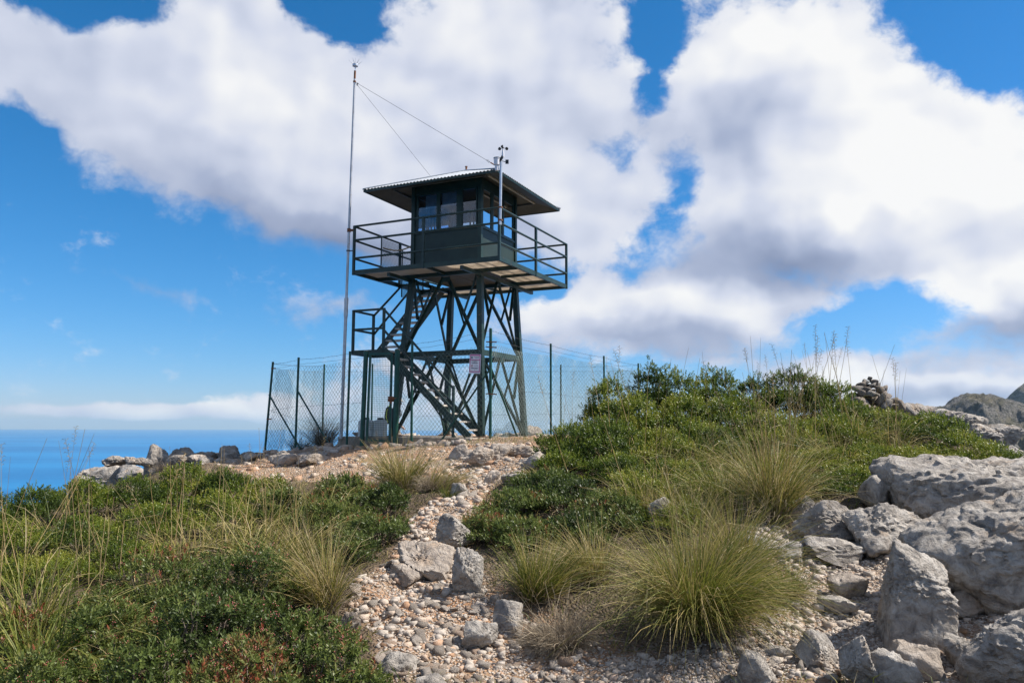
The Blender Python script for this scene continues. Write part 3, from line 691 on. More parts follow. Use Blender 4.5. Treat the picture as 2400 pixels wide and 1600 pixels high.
for a, b_ in ((-1.575,1.92),(-1.575,1.11),(-0.83,1.92)):
    MB().bar(TW(a,b_,ZL-0.05), TW(a,b_,ZR_), 0.05, 0.05, (*eR,0)).build('landing_post', 'green', ld)
MB().bar(TW(-0.83,1.10,ZL-0.08), TW(-0.90,0.96,ZM), 0.06, 0.06).build('bracket', 'green', ld)
for z in (ZR_-0.02, ZL+0.46):
    MB().bar(TW(-1.575,1.92,z), TW(-1.575,1.11,z), 0.035, 0.045).build('landing_rail', 'green', ld)
    MB().bar(TW(-1.575,1.92,z), TW(-0.83,1.92,z), 0.035, 0.045).build('landing_rail', 'green', ld)
for dz in (0.0, -0.44):
    MB().bar(TW(-0.83,1.90,ZR_-0.02+dz), TW(0.15 if not dz else 0.50,1.80,3.40 if not dz else 3.33), 0.032, 0.042).build('handrail', 'green', uf)
    MB().bar(TW(-1.60,1.11,ZR_-0.02+dz), TW(-1.60,-0.64,0.80+dz), 0.032, 0.042).build('handrail', 'rail', lf)
MB().bar(TW(-1.60,-0.66,ZB-0.02), TW(-1.60,-0.66,0.84), 0.045, 0.05, (*eR,0)).build('newel_post', 'rail', lf)
# long prop under the lower flight
MB().tube(TW(-1.10,0.55,0.95), TW(-1.05,-0.42,ZB-0.02), 0.018, 6).build('prop', 'green', lf)

slab = MB().box((-1.84,-1.25,ZB-0.45),(1.35,2.06,ZB-0.003),TW).build('concrete_slab', 'concrete', None, bevel=0.02)
tag(slab, 'cracked concrete slab under the watchtower legs and gate', 'slab')
# hose on the rail and the torn plastic scrap
h_ = thing('hose', TW(-0.2,1.72,ZD+0.66), 'tan hose sagging between the platform rail and cabin corner', 'hose')
pts = []
p0, p1 = np.array(TW(-0.75,1.75,ZD+0.72)), np.array(TW(-0.80,0.86,ZD+0.70))
for k in range(13):
    t = k/12; q = p0*(1-t)+p1*t; q[2] -= 0.10*math.sin(math.pi*t); pts.append(tuple(q))
MB().poly(pts, 0.016, 8).build('hose_line', 'hose', h_, smooth=True)

# ------------------------------------------------------------------ mast with lightning head and guy wires
mb_ = (-3.66, 17.22, ZB-0.05); mt = (-3.565, 17.22, 7.78)
mast = thing('antenna_mast', mb_, 'tall thin galvanised mast with spiked lightning head and guy wires', 'mast')
def lerp(p, q, t): return tuple(p[i]*(1-t)+q[i]*t for i in range(3))
MB().poly([mb_, lerp(mb_,mt,0.34)], 0.036, 12).build('lower_pole', 'galv', mast, smooth=True)
MB().poly([lerp(mb_,mt,0.34), lerp(mb_,mt,0.60), mt], [0.030,0.028,0.024], 12).build('upper_pole', 'galv', mast, smooth=True)
MB().poly([lerp(mb_,mt,t) for t in (0.325,0.33,0.345,0.35,0.36,0.365,0.378,0.38)], [0.038,0.046,0.046,0.042,0.042,0.046,0.046,0.038], 12).build('coupling', 'galv', mast, smooth=True)
MB().poly([mt, (mt[0]+.003,mt[1],mt[2]+0.19)], 0.024, 12).build('rusty_tip', 'rust', mast, smooth=True)
hd = (mt[0]+0.006, mt[1], mt[2]+0.19)
head = MB().lathe(hd, [(0.010,0),(0.010,0.10),(0.062,0.105),(0.066,0.13),(0.062,0.155),(0.02,0.17)], 16).build('lightning_head', 'galvnew', mast, smooth=True)
for k in range(6):
    t = k*math.pi/3+0.3; c = (hd[0], hd[1], hd[2]+0.15)
    MB().poly([(c[0]+0.05*math.cos(t), c[1]+0.05*math.sin(t), c[2]), (c[0]+0.15*math.cos(t), c[1]+0.15*math.sin(t), c[2]+0.09)], [0.006,0.002], 6).build('spike', 'galv', head)
MB().poly([(hd[0],hd[1],hd[2]+0.16),(hd[0],hd[1],hd[2]+0.31)], [0.010,0.002], 6).build('spike', 'galv', head)
ga = lerp(mb_, mt, 0.992)
MB().lathe((ga[0],ga[1],ga[2]-0.02), [(0.03,0),(0.034,0.005),(0.034,0.035),(0.03,0.04)], 12).build('guy_collar', 'rust', mast)
for tgt in (TW(-HR-0.02,-HR-0.02,ZE+0.07), TW(1.2,0.95,ZE+0.25)):
    MB().poly([ga, lerp(ga,tgt,0.5), tgt], 0.0042, 4).build('guy_wire', 'darkwire', mast)
    MB().tube(lerp(ga,tgt,0.02), lerp(ga,tgt,0.027), 0.014, 6).build('wire_clamp', 'darkwire', mast)
tg = TW(-HR-0.02,-HR-0.02,ZE+0.07)
MB().poly([lerp(ga,tg,0.955), lerp(ga,tg,0.96), lerp(ga,tg,0.995), tg], [0.006,0.013,0.013,0.006], 6).build('turnbuckle', 'rust', mast)
MB().poly([lerp(ga,tg,0.93), tuple(np.array(lerp(ga,tg,0.94))+[0,0,0.03]), lerp(ga,tg,0.955), tuple(np.array(lerp(ga,tg,0.945))-[0,0,0.03]), lerp(ga,tg,0.93)], 0.003, 4).build('wire_loop', 'darkwire', mast)
lc = TW(-HP,HP,ZD)
for z, m_, r in ((ZD+0.90,'rust',0.04),(ZD+0.44,'darkwire',0.015)):
    tt = (z-mb_[2])/(mt[2]-mb_[2]); q = lerp(mb_,mt,tt)
    c = MB().lathe((q[0],q[1],z-r), [(0.036,0),(0.042,0.002),(0.042,2*r),(0.036,2*r+0.002)], 12); c.bar((q[0],q[1],z), (lc[0],lc[1],z), 0.03, r*1.2)
    c.build('clamp', m_, mast)

# ------------------------------------------------------------------ weather station on the front corner of the railing
wx = Vector(TW(-HP-0.035,-HP-0.03,0))
def wp(dx, dy, z): return (wx.x+dx, wx.y+dy, z)
ws = thing('weather_station', wp(0,0,ZD+0.60), 'small weather station pole with spinning cups clamped to platform railing corner', 'weather station')
ztop = float(P(1150,372,wx.y)[2])
MB().poly([wp(0,0,ZD+0.62), wp(0.012,0,ztop)], 0.026, 12).build('pole', 'galvnew', ws, smooth=True)
rg = MB().lathe(wp(-0.075,0,ztop-0.18), [(0.038,0),(0.038,0.10),(0.058,0.115),(0.060,0.23),(0.066,0.235),(0.066,0.25)], 14).build('rain_gauge', 'white', ws, smooth=True)
MB().lathe(wp(-0.075,0,ztop+0.0705), [(0.068,0),(0.068,0.014)], 14).build('gauge_rim', 'black', rg)
MB().poly([wp(-0.03,0,ztop+0.0), wp(0.03,0,ztop+0.09), wp(0.045,0,ztop+0.14)], [0.03,0.028,0.02], 8).build('bracket', 'black', ws)
MB().lathe(wp(0.05,0,ztop+0.10), [(0.024,0),(0.026,0.06),(0.014,0.16),(0.014,0.185)], 10).build('sensor_body', 'white', ws, smooth=True)
cups = MB().lathe(wp(0.05,0,ztop+0.275), [(0.016,0),(0.016,0.03)], 8).build('cup_hub', 'black', ws)
for k in range(3):
    t = 0.4+k*2.094; c = wp(0.05+0.085*math.cos(t), 0.085*math.sin(t), ztop+0.29)
    cu = MB(); cu.tube(wp(0.05,0,ztop+0.29), c, 0.005, 5)
    tv = Vector((-math.sin(t), math.cos(t), 0)); prof = []
    cu.poly([Vector(c)-tv*0.034, Vector(c)-tv*0.024, Vector(c), Vector(c)+tv*0.012], [0.006,0.022,0.033,0.034], 10); cu.build('wind_cup', 'black', cups, smooth=True)
MB().poly([wp(0.03,0,ztop+0.02), wp(0.10,0,ztop+0.0)], 0.007, 5).build('vane_arm', 'black', ws)
MB().box((wx.x+0.10,wx.y-0.006,ztop-0.04),(wx.x+0.165,wx.y+0.006,ztop+0.045)).build('wind_vane', 'black', ws)
for z in (0.96, 0.70):
    MB().lathe(wp(0.002,0.02,ZD+z), [(0.045,0),(0.052,0.004),(0.052,0.03),(0.045,0.034)], 10).build('clamp', 'rust', ws)

# ------------------------------------------------------------------ chain-link fence
FR = [  # (top px, base px, depth): posts along the front, left to right
 ((627,832),(608,1040),18.2), ((686,822),(678,1032),17.75), ((804,808),(796,1032),17.0), ((841,806),(831,1027),16.78), ((913,803),(908,1030),16.50), ((947,787),(945,1008),16.2), ((1127,755),(1126,1012),15.55)]
fence = thing('chain_link_fence', tuple(P(1127,1010,15.55)), 'chain link fence on green posts with barbed wire round the watchtower', 'fence')
posts = []
for i, (t, b_, d) in enumerate(FR):
    top, base = Vector(P(*t, d)), Vector(P(*b_, d)); posts.append((base, top))
    if i in (3, 4): continue
    e = (base-top).normalized()
    p = MB().poly([base+e*0.15, top], 0.026 if i != 6 else 0.030, 10).build('post', 'postgreen', fence, smooth=True)
    MB().poly([top, top+Vector((0,0,0.012))], [0.030,0.024], 10).build('post_cap', 'postgreen', p)
rp = []
for (t, zt) in (((1265,790),1.93),((1387,818),1.93),((1466,835),1.93)):
    r = ray(*t); top = Vector(r*zt/r[2]); base = Vector((top.x, top.y, min(top.z-2.15, g1(top.x,top.y)))); rp.append((base, top))
bp = []
for (t, d) in (((1288,838),25.0),((856,836),24.6),((745,837),23.6)):
    top = Vector(P(*t, d)); base = Vector((top.x, top.y, min(top.z-2.1, g1(top.x,top.y)))); bp.append((base, top))
for base, top in rp+bp:
    p = MB().poly([base-Vector((0,0,0.1)), top], 0.026, 10).build('post', 'postgreen', fence, smooth=True)
    MB().poly([top, top+Vector((0,0,0.012))], [0.030,0.024], 10).build('post_cap', 'postgreen', p)
def mesh_panel(A, B, top_drop=0.14, dx=0.088, k=0.80, mat='wire', r=0.0028, lowA=None, lowB=None, dip=0.06):
    (b0, t0), (b1, t1) = A, B; b0 = b0+Vector((0,0,0.05)); b1 = b1+Vector((0,0,0.05))
    L = (b1-b0).length; H = 1.0; m_ = MB()
    h0 = (t0-b0).length-top_drop; h1 = (t1-b1).length-top_drop; hm = (h0+h1)/2
    def pt(s, t):
        w = s/L; base = b0.lerp(b1, w); up = (t0-b0).normalized().lerp((t1-b1).normalized(), w)
        hh = (h0*(1-w)+h1*w) - dip*4*w*(1-w)
        bulge = 0.012*math.sin(s*5.1+t*3)+0.008*math.sin(s*11+t*7)
        n_ = (b1-b0).cross(up).normalized()
        return base + up*(hh*t) + n_*bulge
    run = k*hm; s0 = -run
    while s0 < L+run:
        for sg in (1, -1):
            pts = []
            for q in range(8):
                t = q/7; s = s0 + (run*t if sg > 0 else run*(1-t))
                if 0 <= s <= L: pts.append(pt(s, t))
                else:
                    # clip at the panel's end
                    pts.append(None)
            seg = [p for p in pts if p is not None]
            if len(seg) > 1: m_.poly(seg, r, 3, cap=False)
        s0 += dx
    o = m_.build('wire_mesh', mat, fence, kind='stuff')
    return o
def hwire(A, B, frac, sag=0.02, barbs=True, dz=0.0):
    (b0,t0),(b1,t1) = A, B; p, q = b0.lerp(t0, frac)+Vector((0,0,dz)), b1.lerp(t1, frac)+Vector((0,0,dz)); n_ = max(4, int((q-p).length/0.12)); m_ = MB(); pts = []
    for k in range(n_+1):
        w = k/n_; c = p.lerp(q, w); c.z -= sag*4*w*(1-w)+0.006*math.sin(k*2.3); pts.append(c)
    m_.poly(pts, 0.0028, 4, cap=False)
    if barbs:
        for k in range(1, n_):
            c = pts[k]; a = k*1.9
            v = Vector((math.cos(a)*0.5, math.sin(a)*0.5, 1)).normalized()*0.017
            m_.tube(c-v, c+v, 0.0022, 3)
    m_.build('barbed_wire' if barbs else 'tension_wire', 'darkwire', fence)
chain = [posts[0], posts[1], posts[2], posts[3]]
for A, B in zip(chain[:-1], chain[1:]):
    mesh_panel(A, B, 0.16)
for A, B in ((posts[4],posts[5]),(posts[5],posts[6])): mesh_panel(A, B, 0.14 if A is posts[4] else 0.26)
side = [posts[6]]+rp
for A, B in zip(side[:-1], side[1:]): mesh_panel(A, B, 0.26 if A is posts[6] else 0.2)
ring = [rp[-1]]+bp+[posts[0]]
for A, B in zip(ring[:-1], ring[1:]): mesh_panel(A, B, 0.14, dx=0.11, r=0.0022)
for A, B in list(zip(chain[:-1], chain[1:]))+[(posts[4],posts[5]),(posts[5],posts[6])]+list(zip(side[:-1],side[1:]))+list(zip(ring[:-1],ring[1:])):
    hwire(A, B, 0.985, 0.025); hwire(A, B, 0.93 if A not in (posts[6],) else 0.90, 0.008, False); hwire(A, B, 0.47, 0.012, False)
def brace(p, q): MB().tube(tuple(p), tuple(q), 0.019, 8).build('fence_brace', 'postgreen', fence, smooth=True)
brace(P(1122,852,15.58), P(1006,1022,16.0)); brace(P(1128,845,15.6), P(1193,1016,16.6))
brace(P(618,906,18.15), P(690,1030,17.9)); brace(P(685,900,17.72), P(765,1036,17.35))
for z in (785, 797, 904):
    q = P(1127,z,15.55); MB().bar((q[0]-0.09,q[1]-0.02,q[2]), (q[0]+0.12,q[1]-0.03,q[2]-0.01), 0.014, 0.022).build('wire_strainer', 'rust', fence)
for z in (846, 962):
    q = P(625-(z-832)*0.09,z,18.2); MB().bar((q[0],q[1]-0.03,q[2]), (q[0]+0.11,q[1]-0.04,q[2]), 0.014, 0.026).build('wire_strainer', 'rust', fence)

# gate
gl, gr = posts[3], posts[4]
gate = thing('gate', tuple((gl[0]+gr[0])/2), 'narrow green gate of square wire mesh between two thick posts', 'gate')
for A, r in ((gl,0.050),(gr,0.056)):
    e = (A[0]-A[1]).normalized()
    po = MB().poly([A[0]+e*0.12, A[1]], r, 14).build('gate_post', 'postgreen', gate, smooth=True)
    MB().poly([A[1], A[1]+Vector((0,0,0.02))], [r+0.004,r*0.6], 14).build('post_cap', 'concrete', po)
def gpt(u, t):
    w = u; base = gl[0].lerp(gr[0], w); top = gl[1].lerp(gr[1], w); return base.lerp(top, t)
fu0, fu1, ft0, ft1 = 0.14, 0.83, 0.075, 0.965
fr = MB()
for (u0,t0),(u1,t1) in (((fu0,ft0),(fu0,ft1)),((fu1,ft0),(fu1,ft1)),((fu0,ft0),(fu1,ft0)),((fu0,ft1),(fu1,ft1))):
    fr.bar(gpt(u0,t0), gpt(u1,t1), 0.045, 0.045)
fr.build('gate_frame', 'postgreen', gate)
gm_ = MB()
for k in range(1, 14): u = fu0+(fu1-fu0)*k/14; gm_.tube(gpt(u,ft0), gpt(u,ft1), 0.0026, 4)
for k in range(1, 40): t = ft0+(ft1-ft0)*k/40; gm_.tube(gpt(fu0,t), gpt(fu1,t), 0.0026, 4)
gm_.build('wire_grid', 'wiregreen', gate, kind='stuff')
q = gpt(0.90, 0.50)
MB().box((q.x-0.10,q.y-0.05,q.z-0.06),(q.x+0.02,q.y+0.0,q.z+0.05)).build('lock_box', 'rust', gate, bevel=0.006)
MB().tube((q.x-0.10,q.y-0.07,q.z-0.02),(q.x+0.09,q.y-0.07,q.z+0.02),0.014,8).build('bolt', 'rust', gate)
MB().tube((q.x-0.03,q.y-0.07,q.z-0.04),(q.x-0.03,q.y-0.075,q.z-0.10),0.02,8).build('padlock', 'rust', gate)
for t in (0.2, 0.8):
    q = gpt(0.08,t); MB().tube((q.x-0.02,q.y-0.03,q.z-0.05),(q.x-0.02,q.y-0.03,q.z+0.05),0.02,8).build('hinge', 'postgreen', gate)

# warning sign hung on the mesh
sc = Vector(P(1091,835,15.60)); sR = Vector((eL[0]*-1, eL[1]*-1, 0)).normalized(); tl = R_(-3.0)
su = Vector((0,0,1)); ax = (sR*math.cos(tl)+su*math.sin(tl)).normalized(); ay = (su*math.cos(tl)-sR*math.sin(tl)).normalized(); an = ax.cross(ay); an = -an if an.y > 0 else an
sign = thing('warning_sign', tuple(sc-ay*0.19), 'white notice board with magenta border hung on the fence mesh', 'sign')
def SG(x, w, y): v = sc+ax*x+an*w+ay*y; return (v.x, v.y, v.z)
MB().box((-0.125,-0.004,-0.195),(0.125,0.004,0.185),SG).build('board', 'white', sign)
bd = MB()
for lo, hi in (((-0.115,0.155),(0.115,0.177)),((-0.115,-0.165),(0.115,-0.150)),((-0.115,-0.150),(-0.101,0.155)),((0.101,-0.150),(0.115,0.155)),((-0.101,0.070),(0.101,0.084))):
    bd.box((lo[0],0.0042,lo[1]),(hi[0],0.0062,hi[1]),SG)
bd.build('border', 'magenta', sign)
tx = MB(); rr = random.Random(3)
def words(y, x0, x1, h):
    x = x0
    while x < x1:
        w = rr.uniform(0.010,0.028); tx.box((x,0.0042,y),(min(x+w,x1),0.0055,y+h),SG); x += w+0.006
for y, x0, x1 in ((0.052,-0.075,0.075),(0.036,-0.03,0.035),(0.016,-0.08,0.08),(0.000,-0.06,0.06),(-0.048,-0.02,0.075),(-0.088,-0.075,0.080),(-0.100,-0.08,0.06),(-0.128,-0.008,0.008)): words(y, x0, x1, 0.009)
words(0.130,-0.035,0.09,0.010); words(0.108,0.0,0.085,0.008)
tx.build('lettering', 'ink', sign)
MB().box((-0.088,0.0042,0.098),(-0.058,0.0056,0.142),SG).build('emblem', 'blueprint', sign)
dm = MB(); c = (-0.063,-0.043)
for s_, m_ in ((0.030,'redprint'),(0.021,'white')):
    w_ = 0.0044 if m_ == 'redprint' else 0.0054
    MB().add([SG(c[0]-s_,w_,c[1]),SG(c[0],w_,c[1]-s_),SG(c[0]+s_,w_,c[1]),SG(c[0],w_,c[1]+s_)],[(0,1,2,3)]).build('hazard_diamond', m_, sign)
MB().box((c[0]-0.007,0.0062,c[1]-0.010),(c[0]+0.007,0.0068,c[1]+0.010),SG).build('hazard_symbol', 'ink', sign)

# water containers on the slab
def container(px0, px1, d, label):
    x0, x1 = P(px0,985,d)[0], P(px1,985,d)[0]; w = x1-x0; cx = (x0+x1)/2; y = d; z0 = ZB+0.002; h = 0.36; dp = 0.15
    t = thing('water_container', (cx, y, z0), label, 'container', 'water containers behind the gate')
    m_ = MB(); prof = [(0.0,0.94),(0.02,1.0),(0.30,1.0),(0.32,0.97),(0.34,1.0),(0.66,1.0),(0.68,0.97),(0.70,1.0),(0.88,1.0),(0.95,0.86),(0.985,0.5),(1.0,0.36)]; n_ = 20; vs = []; fs = []
    for hh, s_ in prof:
        for k in range(n_):
            a = 2*math.pi*k/n_; c_, s2 = math.cos(a), math.sin(a); e = 0.35
            vs.append((cx+math.copysign(abs(c_)**e, c_)*w/2*s_, y+math.copysign(abs(s2)**e, s2)*dp*s_, z0+h*hh))
    for i in range(len(prof)-1):
        for k in range(n_): k2 = (k+1)%n_; fs.append((i*n_+k,i*n_+k2,(i+1)*n_+k2,(i+1)*n_+k))
    fs += [tuple(range(n_-1,-1,-1)), tuple((len(prof)-1)*n_+k for k in range(n_))]
    m_.add(vs, fs).build('tank', 'plastic', t, smooth=True)
    MB().lathe((cx,y,z0+h-0.002), [(0.068,0),(0.072,0.006),(0.072,0.036),(0.055,0.044)], 16).build('cap', 'black', t, smooth=True)
container(824,857.5,17.25,'milky white water container half hidden by the left gate post')
container(859,888,17.25,'milky white water container with black cap seen through the gate mesh')

# crumpled mesh roll by the fence corner
rl = thing('wire_mesh_offcut', tuple(P(1165,1004,16.5)), 'crumpled offcut of grey wire mesh lying by the fence corner post', 'wire mesh')
m_ = MB(); c = Vector(P(1165,1003,16.4))
def cr_(i, j):
    u, v = (i/22-0.5)*0.85, (j/14)*0.42
    return c+Vector((u+0.03*math.sin(v*11+u*5), 0.10*math.sin(u*9+v*4)+v*0.12, v*0.75*(0.75+0.25*math.sin(u*7))+0.03*math.sin(u*23)+u*0.12))
for i in range(23): m_.poly([cr_(i,j) for j in range(15)], 0.0022, 3, cap=False)
for j in range(15): m_.poly([cr_(i,j) for i in range(23)], 0.0022, 3, cap=False)
m_.build('mesh', 'wire', rl, kind='stuff')

# ------------------------------------------------------------------ walker beyond the fence
def person():
    d = 25.0; x = P(909,940,d)[0]; zt = float(P(922,916,d)[2]); H = 1.76; zf = zt-H
    ro = thing('person', (x, d, zf), 'person in sun hat and white shirt walking beyond the gate', 'person')
    V = {'pel':(0,0,.96),'wai':(0.01,0,1.10),'che':(0.03,0,1.30),'nkb':(0.05,0,1.46),'nkt':(0.075,0,1.54),'hed':(0.09,0,1.63),'crn':(0.085,0,1.71)}
    rad = {'pel':(.155,.125),'wai':(.145,.11),'che':(.175,.12),'nkb':(.075,.07),'nkt':(.055,.055),'hed':(.085,.095),'crn':(.06,.065)}
    ed = [('pel','wai'),('wai','che'),('che','nkb'),('nkb','nkt'),('nkt','hed'),('hed','crn')]
    for s_, n_ in ((1,'l'),(-1,'r')):
        st = 0.22*s_
        for k, p, r in (('hip',(0,.10*s_,.90),.09),('kne',(st*.6+.04,.10*s_,.50),.062),('ank',(st-.02,.10*s_,.09),.042),('toe',(st+.14,.11*s_,.035),.035),
                        ('sho',(.02,.19*s_,1.41),.062),('elb',(-.06-.05*s_,.25*s_,1.13),.045),('wri',(.10-.10*s_,.25*s_,.93),.032),('han',(.15-.12*s_,.24*s_,.86),.034)):
            V[k+n_] = p; rad[k+n_] = (r, r)
        ed += [('pel','hip'+n_),('hip'+n_,'kne'+n_),('kne'+n_,'ank'+n_),('ank'+n_,'toe'+n_),('che','sho'+n_),('sho'+n_,'elb'+n_),('elb'+n_,'wri'+n_),('wri'+n_,'han'+n_)]
        for f_ in range(5):
            k = 'f%d%s'%(f_, n_); hp = V['han'+n_]
            dv = (0.05+0.015*(2-abs(f_-2)), (f_-2)*0.016, -0.055) if f_ else (0.035, 0.04*-s_, -0.01)
            V[k] = (hp[0]+dv[0], hp[1]+dv[1], hp[2]+dv[2]); rad[k] = (.010,.010); ed.append(('han'+n_, k))
    keys = list(V); me = bpy.data.meshes.new('body'); me.from_pydata([V[k] for k in keys], [(keys.index(a), keys.index(b_)) for a, b_ in ed], [])
    tmp = bpy.data.objects.new('body_skeleton', me); COL.objects.link(tmp)
    sk = tmp.modifiers.new('skin', 'SKIN'); sd = me.skin_vertices[0].data
    for i, k in enumerate(keys): sd[i].radius = rad[k]; sd[i].use_root = (k == 'pel')
    ss = tmp.modifiers.new('subdiv', 'SUBSURF'); ss.levels = 2; ss.render_levels = 2
    dg = bpy.context.evaluated_depsgraph_get(); ev = bpy.data.meshes.new_from_object(tmp.evaluated_get(dg)); bpy.data.objects.remove(tmp)
    for k in ('skin','shirt','trousers','shoe'): ev.materials.append(M[k])
    for p in ev.polygons:
        c = p.center; p.use_smooth = True
        p.material_index = 3 if c.z < 0.10 else 2 if c.z < 1.0 and abs(c.y) < 0.20 else 0 if (c.z > 1.475 or (abs(c.y) > 0.20 and c.z < 1.18)) else 1
    body = bpy.data.objects.new('body', ev); link(body, ro)
    f3 = lambda px_, py_, pz_: (x+px_, d+py_, zf+pz_)
    ht = MB().lathe(f3(.088,0,1.685), [(.185,-.012),(.19,0),(.105,.012),(.10,.07),(.085,.098),(.03,.108)], 18).build('sun_hat', 'hat', ro, smooth=True)
    fc = MB(); fc.poly([f3(.165,0,1.63), f3(.195,0,1.60), f3(.17,0,1.59)], [.012,.016,.010], 6); fc.build('nose', 'skin', ro)
    for s_ in (-1,1):
        MB().lathe(f3(.167,.035*s_,1.635), [(.004,-.008),(.011,0),(.004,.008)], 8).build('eye', 'ink', ro)
        MB().poly([f3(.08,.098*s_,1.60), f3(.075,.108*s_,1.625), f3(.08,.10*s_,1.655)], [.008,.014,.010], 6).build('ear', 'skin', ro)
    MB().bar(f3(.168,-.022,1.572), f3(.168,.022,1.572), .012, .008).build('mouth', 'redprint', ro)
    MB().lathe(f3(.072,0,1.56), [(.055,0),(.092,.05),(.10,.11),(.09,.14)], 12).build('hair', 'shoe', ro, smooth=True)
    bp_ = thing('backpack', f3(-.22,0,.98), 'charcoal backpack with lime straps worn by the walker', 'backpack')
    m_ = MB(); prof = [(0.0,.6),(.04,.95),(.16,1.0),(.34,.98),(.46,.86),(.53,.55),(.55,.3)]; n_ = 16; vs = []; fs = []
    for h_, s2 in prof:
        for k in range(n_):
            a = 2*math.pi*k/n_; c_, s3 = math.cos(a), math.sin(a)
            vs.append(f3(-.235+math.copysign(abs(c_)**.6,c_)*.12*s2+h_*.06, math.copysign(abs(s3)**.6,s3)*.16*s2, .98+h_))
    for i in range(len(prof)-1):
        for k in range(n_): k2 = (k+1)%n_; fs.append((i*n_+k,i*n_+k2,(i+1)*n_+k2,(i+1)*n_+k))
    fs += [tuple(range(n_-1,-1,-1)), tuple((len(prof)-1)*n_+k for k in range(n_))]
    m_.add(vs, fs).build('bag', 'pack', bp_, smooth=True)
    for s_ in (-1,1):
        MB().poly([f3(-.13,.10*s_,1.44), f3(-.02,.13*s_,1.485), f3(.13,.13*s_,1.42), f3(.17,.13*s_,1.28), f3(.06,.165*s_,1.12), f3(-.13,.15*s_,1.05)], .016, 6).build('strap', 'pack', bp_, smooth=True)
        MB().poly([f3(-.24,.165*s_,1.44), f3(-.27,.17*s_,1.22), f3(-.22,.168*s_,1.03)], .014, 6).build('piping', 'lime', bp_, smooth=True)
    MB().poly([f3(-.20,-.12,1.52),f3(-.20,0,1.56),f3(-.20,.12,1.52)], .012, 6).build('grab_handle', 'lime', bp_)
person()

# ------------------------------------------------------------------ rocks
def ico(sub):
    bm = bmesh.new(); bmesh.ops.create_icosphere(bm, subdivisions=sub, radius=1.0)
    v = np.array([x.co[:] for x in bm.verts]); f = np.array([[x.index for x in p.verts] for p in bm.faces]); bm.free(); return v, f
ICO = {k: ico(k) for k in (1, 2, 3, 4, 5, 6)}
def rock_geo(seed, sub, dims, nplanes=14, p=16.0, amp=0.07, fine=0.05, groove=0.0, sharp=None):
    """rounded polytope pushed in and out by noise; dims = half sizes"""
    rg = np.random.default_rng(seed); d, f = ICO[sub]; d = d/np.linalg.norm(d, axis=1, keepdims=True)
    n_ = rg.normal(size=(nplanes, 3)); n_ /= np.linalg.norm(n_, axis=1, keepdims=True)
    h = rg.uniform(0.52, 0.95, nplanes)
    n_ = np.vstack([n_, np.eye(3), -np.eye(3)]); h = np.concatenate([h, np.full(6, 1.12)])
    if sharp is not None:
        n_ = np.vstack([n_, np.array(sharp)[:,:3]/np.linalg.norm(np.array(sharp)[:,:3], axis=1, keepdims=True)]); h = np.concatenate([h, np.array(sharp)[:,3]])
    q = np.maximum(d@n_.T, 1e-4)/h
    r = (q**p).sum(1)**(-1/p)
    V = d*r[:,None]*np.array(dims)
    L = float(np.mean(dims)); o = rg.uniform(0, 60, 3)
    w = V/L+o
    nn = amp*fbm(w*1.6, 3, seed) + amp*0.7*(0.5-np.abs(fbm(w*3.2, 3, seed+5)))*1.0
    if sub >= 6: nn = nn + amp*0.30*(0.45-np.abs(fbm(w*5.5, 4, seed+6, 0.6)))
    if sub >= 4: nn = nn + fine*(0.6-np.abs(fbm(w*9, 4, seed+9, 0.6)))*1.2 + fine*0.5*fbm(w*24, 2, seed+3)
    if groove: nn = nn + groove*np.sin((w[:,0]*7+fbm(w*2, 2, seed+1)*2.2))*np.clip(fbm(w*2.4, 2, seed+2)+0.3, 0, 1)
    if sub >= 4:
        cr = np.abs(fbm(w*1.15+7, 3, seed+21, 0.55)); cr2 = np.abs(fbm(w*2.3+3, 3, seed+23, 0.55))
        ck = 0.42 if sub >= 6 else 1.0
        nn = nn - ck*0.085*np.exp(-(cr/(0.03 if sub >= 6 else 0.045))**2) - ck*0.045*np.exp(-(cr2/0.05)**2)
        axb = unit(rg.normal(size=3)*np.array([.5,.5,1.0])); sb_ = w@axb*5.2+fbm(w*1.7, 2, seed+31)*0.8
        nn = nn + 0.045*(np.abs((sb_ % 1.0)-0.5)*2-0.5)*np.clip(0.5+fbm(w*1.3, 2, seed+33), 0, 1)
    nr = d*0.6+V/np.linalg.norm(V, axis=1, keepdims=True)*0.4
    return V + nr*(nn*L)[:,None], f
RG = 'loose limestone rocks'
